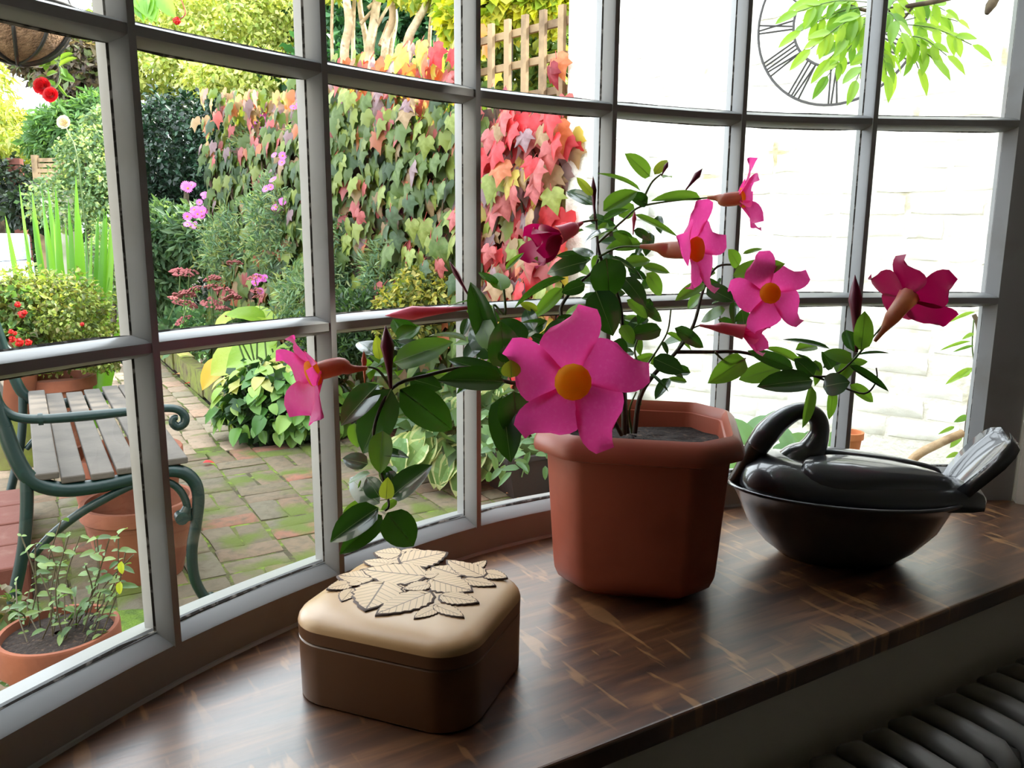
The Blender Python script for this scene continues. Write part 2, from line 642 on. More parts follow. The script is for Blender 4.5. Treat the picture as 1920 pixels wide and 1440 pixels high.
MB().rings([bring(SILL + z, i) for z, i in ((0.0, 0.004), (0.003, 0.001), (0.076, 0.0), (0.0775, 0.0015))], cap0=True, cap1=True).obj('body', BOXW, box, 40)
LZ = SILL + 0.0782
lid = MB().rings([bring(LZ + z, i) for z, i in ((0.0, 0.0015), (0.001, 0.0), (0.016, -0.0005))], 1, cap0=True).rings([bring(LZ + z, i) for z, i in ((0.016, -0.0005), (0.021, 0.0008), (0.0255, 0.004), (0.029, 0.010), (0.0315, 0.020), (0.0328, 0.034), (0.0335, 0.055), (0.034, 0.08))], cap1=True).obj('lid', [BOXL, BOXW], box, 40)  # lower band takes the darker wood as painted shade
LTOP = LZ + 0.0335


def carved_leaf_mesh(seed):
    r = random.Random(seed)
    n = 15
    ol, orr = [], []
    for k in range(n + 1):
        t = k / n
        wd = 0.5 * (math.sin(math.pi * min(1, t ** 0.72)) ** 0.8) if 0 < t < 1 else 0.0
        wd *= (1.0 + (0.10 if k % 2 else -0.04))
        ol.append(V((-wd, t, 0)))
        orr.append(V((wd, t, 0)))
    outl = ol + list(reversed(orr))[1:-1]
    c = V((0, 0.5, 0))
    mb = MB()
    r0 = [c + (p - c) * 1.06 + V((0, 0, -0.6)) for p in outl]
    r1 = [c + (p - c) * 1.04 + V((0, 0, 0.55)) for p in outl]
    r2 = [c + (p - c) * 0.95 + V((0, 0, 0.8)) for p in outl]
    r3 = [c + (p - c) * 0.80 + V((0, 0, 1.0 - 0.3 * abs(p.x))) for p in outl]
    r4 = [V((p.x * 0.06, p.y * 0.84 + 0.08, 0.72)) for p in outl]
    mb.rings([r0, r1, r2], 1)
    mb.rings([r2, r3, r4], 0, cap1=True)
    return mb.mesh('carved_leaf', [CARV, BURN], 180)


CLM = [carved_leaf_mesh(i) for i in range(2)]
# (base, tip, width) read off the lid, 6x crop at (640, 1000)
CL = [((720, 330), (1135, 235), 170, 3), ((640, 240), (400, 225), 95, 2), ((690, 215), (945, 225), 60, 1), ((1310, 480), (1050, 400), 190, 3), ((1560, 480), (1230, 330), 150, 4),
      ((1600, 450), (1835, 500), 90, 2), ((1410, 530), (1695, 585), 85, 2), ((880, 490), (300, 430), 185, 4), ((335, 510), (0, 490), 115, 3), ((470, 580), (300, 838), 330, 4),
      ((100, 570), (-130, 625), 75, 2), ((120, 640), (20, 755), 120, 1), ((950, 700), (465, 895), 190, 4), ((1060, 850), (850, 950), 95, 2), ((970, 590), (735, 640), 80, 5),
      ((1040, 540), (1420, 645), 190, 3), ((1150, 720), (1495, 778), 110, 4), ((1080, 830), (1340, 935), 100, 3), ((540, 350), (285, 320), 85, 1), ((940, 480), (1080, 470), 80, 4),
      ((690, 290), (540, 330), 80, 1), ((1450, 420), (1610, 325), 90, 2), ((200, 560), (100, 600), 60, 4), ((620, 600), (650, 720), 120, 2)]
for i, (b, t, wd, lay) in enumerate(CL):
    B = onz(640 + b[0] / 6, 1000 + b[1] / 6, LTOP)
    T = onz(640 + t[0] / 6, 1000 + t[1] / 6, LTOP)
    B, T = B + (B - T) * 0.14, T + (T - B) * 0.14
    y = T - B
    ln = y.length
    x = V((y.y, -y.x, 0)) / ln
    # width in pixels across the image -> metres on the lid
    mid = (B + T) / 2
    q = proj(mid)
    q2 = proj(mid + x * 0.01)
    wm = min(1.6 * wd / 6 / max(0.3, math.hypot(q2[0] - q[0], q2[1] - q[1])) * 0.01, ln * 1.2)
    h = 0.0010 + 0.0004 * lay
    M = Matrix(((x.x * wm, y.x, 0, B.x), (x.y * wm, y.y, 0, B.y), (0, 0, h, LTOP), (0, 0, 0, 1)))
    inst('carved_leaf', CLM[i % 2], M, lid)

# ------------------------------------------------------------------ plastic pot with the flowering plant
POTM = mat('terracotta_plastic', lin((160, 82, 62)), 0.42, noise=[(lin((146, 72, 54)), 12, 0.5, 0.7)])
SOIL = mat('potting_soil', lin((38, 28, 24)), 0.95, noise=[(lin((80, 62, 50)), 120, 0.55, 0.7)], bump=(80, 0.9, 0.01))
PC, PRZ = V((0.2015, 1.248, 0)), math.radians(-11)


def octo(z, h, c):
    c = 0.36 * h
    h *= 0.985
    """square of half-width h with chamfer c"""
    P = [(h, -(h - c)), (h, h - c), (h - c, h), (-(h - c), h), (-h, h - c), (-h, -(h - c)), (-(h - c), -h), (h - c, -h)]
    ca, sa = math.cos(PRZ), math.sin(PRZ)
    out = []
    for i in range(8):
        a, b_ = P[i], P[(i + 1) % 8]
        for t in (0.06, 0.5, 0.94):
            x, y = a[0] + (b_[0] - a[0]) * t, a[1] + (b_[1] - a[1]) * t
            out.append(V((PC.x + x * ca - y * sa, PC.y + x * sa + y * ca, z)))
    return out


pot = thing('potted_mandevilla', (PC.x, PC.y, SILL), 'pink trumpet flowered plant in an eight-sided terracotta plastic pot', 'potted plant')
PH = 0.262
MB().rings([octo(SILL + z, h, c) for z, h, c in ((0.0, 0.088, 0.036), (0.006, 0.092, 0.037), (0.010, 0.094, 0.038), (0.012, 0.108, 0.042), (0.022, 0.119, 0.045), (0.036, 0.1245, 0.047), (0.05, 0.126, 0.048), (0.20, 0.136, 0.052), (0.222, 0.1375, 0.052),
    (0.2285, 0.150, 0.056), (0.229, 0.1555, 0.058), (0.234, 0.157, 0.059), (0.243, 0.156, 0.058), (0.252, 0.152, 0.057), (0.2585, 0.146, 0.055), (PH, 0.139, 0.053), (0.255, 0.134, 0.051), (0.246, 0.1325, 0.051), (0.245, 0.1295, 0.05), (0.14, 0.124, 0.048))], cap0=True, cap1=True).obj('pot', POTM, pot, 35)
mb = MB()
g = []
for j in range(5):
    f = (1.0, 0.8, 0.55, 0.3, 0.08)[j]
    g.append([PC * (1 - f) + V((p.x, p.y, 0)) * f + V((0, 0, SILL + 0.215 + R.uniform(-.004, .006) + 0.012 * (1 - f))) for p in octo(0, 0.128, 0.05)])
mb.rings(g, cap1=True)
mb.obj('soil', SOIL, pot, 180)

LEAFD = mat('mandevilla_leaf', lin((30, 62, 34)), 0.24, spec=0.6, objrand=[lin((22, 50, 28)), lin((30, 64, 34)), lin((42, 80, 38))], trans=0.16, trcol=lin((80, 140, 30)), coat=0.6)
LEAFG = mat('mandevilla_leaf_green', lin((70, 112, 44)), 0.28, spec=0.6, objrand=[lin((52, 96, 40)), lin((78, 120, 48)), lin((96, 132, 52))], trans=0.34, trcol=lin((140, 190, 50)))
LEAFY = mat('mandevilla_leaf_young', lin((150, 170, 50)), 0.35, trans=0.4, trcol=lin((200, 215, 60)))
VEIN = mat('leaf_midrib', lin((110, 140, 80)), 0.4)
STEMM = mat('mandevilla_stem', lin((58, 44, 30)), 0.6, noise=[(lin((80, 72, 44)), 40, 0.5, 0.6)])
STEMG = mat('mandevilla_green_stem', lin((86, 104, 50)), 0.5)
PINK = mat('pink_petal', lin((240, 64, 160)), 0.5, objrand=[lin((232, 50, 150)), lin((244, 76, 168))], trans=0.52, trcol=lin((255, 80, 170)), noise=[(lin((242, 110, 182)), 14, 0.5, 0.8)])
PINKD = mat('crimson_petal', lin((150, 10, 74)), 0.5, trans=0.3, trcol=lin((200, 10, 90)))
TUBE = mat('flower_tube', lin((176, 100, 88)), 0.4, noise=[(lin((186, 130, 100)), 20, 0.4, 0.6)], trans=0.25)
TUBEP = mat('flower_tube_pink', lin((206, 92, 120)), 0.4, trans=0.2)
THROAT = mat('yellow_throat', lin((255, 204, 24)), 0.6, noise=[(lin((255, 176, 16)), 40, 0.5, 0.7)], trans=0.7, trcol=lin((255, 200, 30)))
BUDM = mat('dark_bud', lin((92, 14, 42)), 0.4)


def leaf_mesh(name, mats, nl=8, fold=0.16, droop=0.18, shape=(0.78, 0.55), point=True, wav=0.0, rib=True, seed=0):
    """leaf along +Y, one long and one wide, folded at the midrib and drooping"""
    mb = MB()
    r = random.Random(seed)
    rows = []
    for i in range(nl + 1):
        t = i / nl
        wd = math.sin(math.pi * t ** shape[0]) ** shape[1] * 0.5 if 0 < t < 1 else 0.0
        if point and t > 0.82: wd *= 0.55 + 0.45 * (1 - t) / 0.18
        zc = -droop * t * t
        row = []
        for s in (-1, -0.5, 0, 0.5, 1):
            x = s * wd
            z = zc + abs(x) * fold * 2 * (1 - abs(s) * 0.35) + wav * math.sin(t * 15 + s * 2 + seed) * abs(s) * 0.5
            row.append(V((x, t, z)))
        rows.append(row)
    mb.rings(rows, close=False)
    if rib:
        L_, R_ = [], []
        for i in range(nl + 1):
            t = i / nl
            hw = 0.016 * (1 - 0.7 * t)
            L_.append(V((-hw, t, -droop * t * t + 0.012)))
            R_.append(V((hw, t, -droop * t * t + 0.012)))
        mb.rings([[a, b] for a, b in zip(L_, R_)], 1, close=False)
    return mb.mesh(name, mats, 180)


LM = {}
for key, mt in (('d', LEAFD), ('g', LEAFG), ('y', LEAFY)):
    LM[key] = [leaf_mesh('mandevilla_leaf', [mt, VEIN], fold=f, droop=d, seed=i) for i, (f, d) in enumerate(((0.10, 0.10), (0.18, 0.2), (0.06, 0.28)))]


def leafM(B, T, wm, nrm, zs=None):
    y = T - B
    ln = max(y.length, 1e-4)
    yn = y / ln
    z = (nrm - yn * nrm.dot(yn))
    z = z.normalized() if z.length > 1e-4 else V((0, 0, 1))
    x = yn.cross(z)
    zz = ln if zs is None else zs
    return Matrix(((x.x * wm, y.x, z.x * zz, B.x), (x.y * wm, y.y, z.y * zz, B.y), (x.z * wm, y.z, z.z * zz, B.z), (0, 0, 0, 1)))


# base px, tip px, width px, depth, kind, facing: f towards the room, u upward, w sideways (edge-on)
LV = """734 729 671 853 66 1.02 d f|749 730 854 808 60 1.03 d f|710 721 636 793 50 1.04 d f|739 680 846 639 44 1.03 g f|745 696 830 649 28 1.05 d u|768 711 827 723 36 1.06 d f
772 637 739 594 36 1.07 d u|745 637 786 606 32 1.06 g f|706 668 675 633 36 1.04 d u|749 653 738 630 26 1.05 d u|712 674 706 630 18 1.03 y f|665 793 668 842 26 1.05 g f
690 870 641 858 30 1.04 d f|718 808 710 888 43 1.0 g f|733 933 803 870 44 0.99 d f|712 944 644 890 42 1.0 d f|712 932 685 893 32 0.98 d f|718 903 740 868 26 1.01 g f
724 936 726 905 24 0.97 y f|710 952 615 1012 48 0.97 d f|716 966 640 1036 38 0.99 d f|726 961 776 1026 56 0.96 d f|753 934 784 928 15 1.0 d u|690 942 645 957 18 1.01 g f
945 716 825 706 42 1.07 d f|943 705 838 671 28 1.09 d f|963 734 973 826 60 1.05 d f|943 742 955 865 54 1.07 d f|947 690 941 606 54 1.08 d f|925 672 875 610 38 1.1 d f
918 645 884 531 40 1.12 d f|922 655 893 582 36 1.1 g f|959 708 958 676 32 1.05 y f|957 680 953 648 38 1.06 d f|875 640 808 616 30 1.13 d u|890 562 836 572 18 1.14 d u
985 645 935 600 44 1.14 d f|1035 648 1058 592 40 1.15 d f|1015 605 975 602 15 1.16 d u|1113 385 1059 352 22 1.25 d f|1111 367 1081 331 14 1.24 y f|1131 396 1196 352 30 1.25 g f
1131 414 1171 381 28 1.24 d u|1160 405 1190 382 28 1.28 g f|1214 383 1182 363 24 1.27 d f|1218 331 1176 287 28 1.27 g f|1201 358 1137 309 12 1.28 g w|1227 327 1254 294 16 1.26 y f
1243 334 1260 327 13 1.28 g f|1315 374 1225 366 20 1.26 g f|1152 432 1094 444 42 1.21 d u|1095 432 1060 440 14 1.26 d u|1150 435 1184 432 12 1.27 d u|1190 402 1272 440 14 1.28 g w
1188 432 1228 447 17 1.26 d f|1108 482 1078 457 28 1.24 d u|1136 484 1148 562 62 1.2 d f|1102 490 1021 508 34 1.22 d f|1145 484 1214 515 22 1.22 d u|1170 495 1222 485 22 1.27 g f
1205 499 1257 509 18 1.28 g f|1212 512 1250 555 26 1.25 g f|1168 520 1212 563 32 1.24 d f|1180 510 1212 520 16 1.27 d f|1117 545 1150 626 54 1.19 d f|1097 533 1053 548 24 1.22 d f
1061 522 957 562 32 1.19 d u|1055 540 1000 594 24 1.22 g f|940 545 934 508 34 1.13 g f|948 506 981 472 10 1.14 g w|932 535 900 503 16 1.14 d u|1030 490 1005 482 13 1.23 g f
1008 583 975 566 15 1.2 y f|1100 575 1055 590 16 1.24 g f|1075 585 1125 612 26 1.24 d f|1175 562 1217 596 20 1.26 g f|1200 570 1248 602 20 1.27 d f|1320 532 1268 560 22 1.28 g f
1374 517 1472 493 34 1.27 g f|1385 500 1372 468 26 1.3 g f|1393 476 1433 461 8 1.3 g w|1360 580 1310 598 26 1.28 g f|1325 540 1376 562 32 1.27 d f|1335 570 1372 555 14 1.27 d u
1395 608 1391 582 26 1.32 d f|1240 618 1180 628 28 1.27 d f|1195 648 1155 640 15 1.27 g f|1265 615 1323 652 24 1.28 d f|1225 672 1282 697 32 1.25 d f|1200 727 1200 692 30 1.24 d f
1242 640 1253 664 9 1.27 d w|1248 625 1304 652 12 1.3 g w|1150 640 1176 662 28 1.26 d f|1218 700 1255 732 7 1.26 d w|1397 673 1334 714 38 1.32 g f|1465 690 1388 706 36 1.34 g f
1524 714 1423 720 42 1.31 d f|1487 690 1405 657 24 1.33 d f|1497 681 1443 646 18 1.35 g f|1526 705 1495 672 28 1.33 d f|1556 654 1473 625 11 1.36 d w|1537 690 1468 652 6 1.36 d w
1538 697 1500 658 10 1.36 d w|1543 726 1590 712 42 1.31 d f|1522 724 1510 800 20 1.3 g f|1560 728 1562 790 18 1.33 g f|1592 685 1670 730 14 1.34 d f|1598 676 1549 655 26 1.34 g f
1602 660 1590 614 26 1.35 d u|1614 657 1624 583 34 1.33 g f|1610 665 1667 653 6 1.34 d w|1560 692 1545 660 24 1.35 d f|1010 735 1035 705 34 1.12 d f|900 640 870 668 28 1.12 d f|795 705 845 700 16 1.08 g f
1040 650 1005 640 34 1.16 d f|1090 640 1060 610 30 1.2 d f|1165 610 1190 640 24 1.26 g f|1000 620 985 575 28 1.17 d f"""
LN = {'f': V((-0.1, -0.85, 0.5)), 'u': V((-0.1, 0.15, 1.0)), 'w': V((0.3, -0.9, 0.9))}
pr = random.Random(5)
PETIOLES = []
for row in LV.replace('\n', '|').split('|'):
    a = row.split()
    bx, by, tx, ty, wd, d = map(float, a[:6])
    B = at(bx, by, d + pr.uniform(-.012, .012))
    foreshort = pr.uniform(-0.03, 0.025)
    T = at(tx, ty, d + foreshort)
    wm = wd * d / FPX * 1.18
    if a[7] == 'u': wm *= 1.25
    nrm = LN[a[7]] + V((pr.uniform(-.35, .35), pr.uniform(-.2, .2), pr.uniform(-.3, .3)))
    inst('leaf', pr.choice(LM[a[6]]), leafM(B, T, wm, nrm, (T - B).length * pr.uniform(.6, 1.1)), pot)

fl_ = random.Random(17)
for (x0, x1, y0, y1, d0, d1, n, ks) in ((1075, 1235, 400, 640, 1.27, 1.34, 34, 'ddg'), (870, 1060, 575, 715, 1.15, 1.22, 20, 'ddg'), (660, 800, 630, 730, 1.05, 1.09, 12, 'dgg'), (1180, 1300, 590, 720, 1.28, 1.34, 12, 'dg'), (1300, 1400, 500, 600, 1.31, 1.35, 9, 'dg'), (1470, 1600, 655, 725, 1.35, 1.38, 8, 'dg'), (660, 750, 850, 960, 1.0, 1.03, 6, 'dg')):
    for k in range(n):
        bx, by, d = fl_.uniform(x0, x1), fl_.uniform(y0, y1), fl_.uniform(d0, d1)
        a = fl_.uniform(-0.5, 3.6)
        L_ = fl_.uniform(38, 66)
        B, T = at(bx, by, d), at(bx + math.cos(a) * L_, by + math.sin(a) * L_ * .8, d + fl_.uniform(-.03, .03))
        nrm = LN['f'] + V((fl_.uniform(-.6, .6), fl_.uniform(-.2, .4), fl_.uniform(-.3, .6)))
        inst('leaf', fl_.choice(LM[fl_.choice(ks)]), leafM(B, T, L_ * fl_.uniform(.36, .5) * d / FPX, nrm), pot)
STEMS = [
    [(1176, 812, 1.29), (1172, 760, 1.28), (1168, 640, 1.27), (1160, 560, 1.26), (1125, 480, 1.24), (1118, 420, 1.25), (1113, 372, 1.25)],
    [(1190, 812, 1.28), (1200, 745, 1.27), (1228, 700, 1.27), (1268, 660, 1.28), (1300, 610, 1.29), (1320, 540, 1.30), (1345, 500, 1.31), (1385, 497, 1.31)],
    [(1170, 815, 1.27), (1162, 700, 1.25), (1100, 645, 1.22), (1052, 590, 1.22), (1072, 545, 1.23), (1110, 510, 1.24), (1122, 486, 1.24)],
    [(1165, 815, 1.25), (1120, 740, 1.17), (1040, 705, 1.12), (960, 718, 1.08), (880, 690, 1.09), (800, 704, 1.06), (735, 728, 1.03), (702, 800, 1.02), (706, 860, 1.01), (720, 905, 1.0), (729, 946, 0.985), (722, 958, 0.98)],
    [(1270, 660, 1.28), (1330, 660, 1.30), (1400, 662, 1.33), (1480, 692, 1.34), (1530, 706, 1.34), (1570, 700, 1.34), (1602, 673, 1.345)],
    [(1530, 706, 1.34), (1570, 722, 1.34), (1620, 738, 1.33), (1643, 715, 1.33), (1643, 690, 1.335)],
    [(1200, 760, 1.27), (1206, 700, 1.27), (1235, 652, 1.28), (1252, 620, 1.28), (1258, 580, 1.28)],
    [(1206, 700, 1.27), (1190, 660, 1.26), (1200, 625, 1.27)],
    [(1122, 482, 1.24), (1160, 464, 1.23), (1200, 462, 1.21)],
    [(1122, 455, 1.25), (1170, 412, 1.26), (1200, 388, 1.27), (1260, 377, 1.26), (1326, 371, 1.26)],
    [(1200, 388, 1.27), (1220, 345, 1.27), (1240, 326, 1.27)],
    [(944, 540, 1.135), (947, 590, 1.13), (925, 572, 1.13), (940, 640, 1.1), (958, 716, 1.08)],
    [(1120, 412, 1.25), (1090, 417, 1.24), (1060, 427, 1.22)],
    [(733, 727, 1.03), (710, 695, 1.02), (690, 688, 1.0)],
    [(1602, 673, 1.345), (1630, 640, 1.34), (1655, 610, 1.33)],
    [(1268, 660, 1.28), (1290, 622, 1.29), (1312, 610, 1.3)],
    [(905, 640, 1.11), (890, 600, 1.12), (884, 578, 1.13)],
    [(1340, 660, 1.30), (1365, 680, 1.31), (1398, 672, 1.32)],
    [(1185, 812, 1.30), (1180, 770, 1.28), (1193, 735, 1.26)],
]
for i, s in enumerate(STEMS):
    pts = crom([at(*p) for p in s], 5)
    r0, r1 = ((0.0042, 0.0016) if i < 3 else (0.0034, 0.0014) if i < 5 else (0.002, 0.0012))
    MB().tube(pts, lerpl([r0, r1], len(pts)), 7).obj('stem', STEMM if i in (0, 1, 2, 3, 4, 5) else STEMG, pot, 60)


def petal_mesh(name, mt, twist, cup, seed):
    """broad asymmetric petal, base at origin, length 1 along +Y"""
    mb = MB()
    rows = []
    n = 8
    for i in range(n + 1):
        t = i / n
        wd = 0.09 + 0.385 * math.sin(math.pi * min(1, t ** 1.15 * 0.86 + 0.02)) ** 0.9
        if i == n: wd = 0.05
        row = []
        for s in (-1, -0.6, -0.2, 0.2, 0.6, 1):
            x = s * wd + twist * t * t * 0.55
            y = t * (1 - 0.10 * (1 - s) * t)
            z = cup * (0.35 * t - 0.75 * t * t) + 0.07 * s * s * t + 0.10 * s * t + 0.03 * math.sin(5 * t + 3 * s + seed)
            row.append(V((x, y, z)))
        rows.append(row)
    mb.rings(rows, close=False)
    return mb.mesh(name, mt, 180)


PMESH = [petal_mesh('petal', PINK, 0.45, 0.5, i) for i in range(3)]
PMESHD = [petal_mesh('petal', PINKD, 0.4, 0.3, i) for i in range(2)]


def camdir(r, u, f):
    """direction given as right / up / toward the room"""
    return (RT * r + UP * u - FWD * f).normalized()


def flower(cx, cy, d, face, rpx, roll, open_, tube_px, lens=(1, 1, 1, 1, 1), dark=False, tubemat=None, throat=True, label=None):
    """trumpet: tube from its foot to the mouth, five petals opening about `face`"""
    C = at(cx, cy, d)
    n = camdir(*face)
    rad = rpx * d / FPX
    fl = bpy.data.objects.new('flower', None)
    fl.empty_display_size = 0.02
    reg(fl, pot, Matrix.Translation(C))
    if label: fl['label'] = label
    pm = PMESHD if dark else PMESH
    a = (V((0, 0, 1)) - n * n.z)
    a = a.normalized() if a.length > .05 else V((1, 0, 0))
    b = n.cross(a)
    for k in range(5):
        th = math.radians(roll) + 2 * math.pi * k / 5
        o = a * math.cos(th) + b * math.sin(th)
        y = (o * math.sin(open_) + n * math.cos(open_)).normalized()
        x = n.cross(o)
        x = -x
        z = x.cross(y)
        L_ = rad * lens[k]
        B = C + o * rad * 0.13 * math.sin(open_)
        M = Matrix(((x.x * L_, y.x * L_, z.x * L_, B.x), (x.y * L_, y.y * L_, z.y * L_, B.y), (x.z * L_, y.z * L_, z.z * L_, B.z), (0, 0, 0, 1)))
        inst('petal', pm[k % len(pm)], M, fl)
    # throat: a shallow yellow funnel into the tube
    if throat:
        rings = []
        for r_, h_ in ((0.27, 0.06), (0.285, 0.15), (0.25, 0.22), (0.16, 0.25), (0.05, 0.255)):
            rings.append([C + (a * math.cos(2 * math.pi * j / 14) + b * math.sin(2 * math.pi * j / 14)) * rad * r_ + n * rad * h_ for j in range(14)])
        MB().rings(rings, cap1=True).obj('throat', THROAT, fl, 180)
    if tube_px:
        foot = at(*tube_px)
        m1 = C - n * (foot - C).length * 0.45
        pts = crom([C + n * rad * 0.05, m1 * 0.75 + (C * 0.5 + foot * 0.5) * 0.25, C * 0.35 + foot * 0.65, foot], 4)
        rr = lerpl([rad * (0.19 if throat else 0.26), rad * 0.20, rad * 0.18, rad * 0.13, rad * 0.065, rad * 0.042], len(pts))
        MB().tube(pts, rr, 10, cap=False).obj('tube', tubemat or TUBE, fl, 180)


flower(1074, 715, 1.04, (-0.05, -0.08, 1), 122, 12, 1.45, (1110, 700, 1.16), (1.02, 1.0, 0.98, 1.02, 1.02), label='large pink flower facing the room over the pot rim')
flower(598, 696, 0.99, (-0.82, -0.30, 0.50), 92, 20, 0.92, (688, 690, 1.01), (0.85, 0.95, 1.15, 1.05, 0.85), label='pink flower facing left above the carved box')
flower(1050, 440, 1.21, (-0.88, -0.42, 0.2), 74, 10, 0.38, (1092, 418, 1.23), (0.8, 0.9, 1.15, 1.0, 0.9), dark=True, throat=False, tubemat=TUBEP, label='half-furled crimson flower pointing left')
flower(1296, 468, 1.19, (0.80, -0.05, 0.60), 84, 14, 1.15, (1200, 462, 1.21), label='pink flower seen side-on in front of the fifth glazing bar')
flower(1385, 372, 1.25, (0.95, 0.10, 0.18), 66, 10, 0.95, (1326, 371, 1.26), (1.1, .9, 1, 1.05, .9), tubemat=TUBE, label='highest pink flower, pointing right')
flower(1441, 551, 1.26, (0.05, 0.02, 1), 70, 30, 1.42, (1400, 540, 1.31), label='open pink flower with orange throat against the white wall')
flower(1392, 622, 1.29, (0.97, -0.22, 0.15), 56, 8, 0.42, (1312, 610, 1.3), (0.9, 0.9, 1, 1, 0.9), dark=False, throat=False, tubemat=TUBEP, label='half-furled pink flower pointing right below the open ones')
flower(1702, 558, 1.32, (0.62, 0.60, -0.35), 80, 15, 1.25, (1640, 640, 1.335), (0.9, 1, 1.05, 1, 1), dark=True, throat=False, label='crimson flower seen from behind at the right end of the plant')


def bud(b, t, wpx, m, label=None):
    B, T = at(*b), at(*t)
    wv = wpx * b[2] / FPX * 0.5
    L_ = [B + (T - B) * k for k in (0, 0.15, 0.35, 0.55, 0.68, 0.8, 0.92, 1.0)]
    MB().tube(L_, [wv * q for q in (0.25, 0.3, 0.5, 0.75, 1.0, 0.7, 0.3, 0.03)], 9).obj('bud', m, pot, 180, label)


bud((882, 577, 1.13), (722, 592, 1.11), 27, TUBEP, 'long furled pink bud')
bud((733, 728, 1.02), (723, 610, 1.0), 27, BUDM)
bud((684, 718, 1.03), (682, 657, 1.02), 11, TUBE)
bud((1606, 660, 1.34), (1603, 515, 1.33), 25, BUDM)
bud((1115, 412, 1.24), (1112, 330, 1.24), 12, BUDM)
bud((1286, 356, 1.26), (1317, 316, 1.26), 13, BUDM)
bud((882, 560, 1.13), (843, 490, 1.13), 12, BUDM)
bud((1187, 440, 1.26), (1190, 395, 1.26), 9, TUBEP)
bud((1240, 330, 1.27), (1253, 303, 1.26), 9, BUDM)

# ------------------------------------------------------------------ black pottery bird dish
BLK = mat('burnished_black_clay', lin((48, 50, 56)), 0.30, spec=0.8, coat=1.0, noise=[(lin((60, 57, 54)), 9, 0.5, 0.75)], bump=(18, 0.10, 0.002))
DC, DRZ = V((0.563, 1.325, 0)), math.radians(-9)
dx, dy = V((math.cos(DRZ), math.sin(DRZ), 0)), V((-math.sin(DRZ), math.cos(DRZ), 0))
dish = thing('bird_dish', (DC.x, DC.y, SILL), 'black burnished clay bird-shaped lidded dish at the right end of the sill', 'dish')


def dp(x, y, z):
    return DC + dx * x + dy * y + V((0, 0, SILL + z))


def oval(ax, ay, z, off=0.0, n=36, tilt=0.0, egg=0.0):
    o = []
    for j in range(n):
        th = 2 * math.pi * j / n
        c, s = math.cos(th), math.sin(th)
        o.append(dp(off + ax * c, ay * s * (1 - egg * c), z + tilt * ax * c))
    return o


MB().rings([oval(0.085, 0.05, 0.0), oval(0.095, 0.056, 0.003), oval(0.125, 0.07, 0.026), oval(0.155, 0.085, 0.06), oval(0.172, 0.098, 0.098, 0), oval(0.184, 0.105, 0.116, 0, tilt=-.02),
            oval(0.192, 0.111, 0.1195, tilt=-.02), oval(0.193, 0.112, 0.123, tilt=-.02), oval(0.188, 0.108, 0.1255, tilt=-.02), oval(0.176, 0.10, 0.118), oval(0.15, 0.08, 0.062), oval(0.09, 0.05, 0.02)], cap0=True, cap1=True).obj('bowl', BLK, dish, 180)
# bird body: lid, lofted along its length (x, half width, top z, bottom z)
secs = [(-0.172, 0.010, 0.142, 0.126), (-0.163, 0.045, 0.160, 0.124), (-0.142, 0.068, 0.176, 0.123), (-0.11, 0.082, 0.182, 0.122), (-0.06, 0.091, 0.176, 0.120), (0.0, 0.094, 0.172, 0.118), (0.06, 0.090, 0.167, 0.115),
        (0.11, 0.077, 0.160, 0.112), (0.145, 0.061, 0.154, 0.110), (0.172, 0.050, 0.150, 0.108), (0.192, 0.043, 0.146, 0.107), (0.212, 0.034, 0.137, 0.107), (0.223, 0.012, 0.124, 0.112)]
rings = []
for x, hw, zt, zb in secs:
    rr = []
    for j in range(28):
        th = 2 * math.pi * j / 28
        c, s = math.cos(th), math.sin(th)
        zz = zb + (zt - zb) * (max(0, s) ** 0.8) if s > 0 else zb + 0.004 * s
        rr.append(dp(x, hw * (abs(c) ** 0.9) * (1 if c > 0 else -1), zz))
    rings.append(rr)
lidb = MB().rings(rings, cap0=True, cap1=True).obj('lid', BLK, dish, 180)
# folded wings as raised ovals on the back
for sgn in (-1, 1):
    rings = []
    for f, h in ((1.03, -0.012), (1.02, 0.004), (0.98, 0.010), (0.86, 0.0135), (0.5, 0.015), (0.1, 0.0155)):
        rr = []
        for j in range(28):
            th = 2 * math.pi * j / 28
            lx, ly = 0.120 * f * math.cos(th), 0.036 * f * math.sin(th) * (1 - 0.35 * math.cos(th))
            xx = 0.042 + lx
            yy = sgn * (0.041 - 0.10 * lx) + ly
            hw = np.interp(xx, [q[0] for q in secs], [q[1] for q in secs])
            zt = np.interp(xx, [q[0] for q in secs], [q[2] for q in secs])
            zb = np.interp(xx, [q[0] for q in secs], [q[3] for q in secs])
            cc = min(1, abs(yy) / hw) ** (1 / 0.9)
            zz = zb + (zt - zb) * (max(0.0, 1 - cc * cc) ** 0.5) ** 0.8
            rr.append(dp(xx, yy, zz + h))
        rings.append(rr)
    MB().rings(rings, cap1=True).obj('wing', BLK, dish, 180)
# neck and head looping down to the long bill (from image points, in the bird's middle plane)
NP = [(1470, 905, .040), (1492, 868, .033), (1520, 845, .0235), (1536, 812, .0165), (1533, 785, .0150), (1515, 772, .0148), (1492, 772, .0150), (1462, 789, .0185), (1438, 812, .0215), (1418, 840, .0195)]
npts, nr = [], []
for x, y, r_ in NP:
    npts.append(onplane(x, y, DC, dy))
    nr.append(r_)
pts = crom(npts, 5)
MB().tube(pts, lerpl(nr, len(pts)), 16).obj('neck', BLK, dish, 180)
BP = [(1432, 820, .020), (1415, 842, .0185), (1402, 862, .0145), (1390, 880, .0125), (1378, 896, .010), (1368, 905, .0055), (1366, 908, .001)]
pts = crom([onplane(x, y, DC, dy) for x, y, _ in BP], 4)
BRZM = mat('bronzed_black_clay', lin((74, 62, 46)), 0.35, noise=[(lin((40, 36, 32)), 14, 0.4, 0.6)])
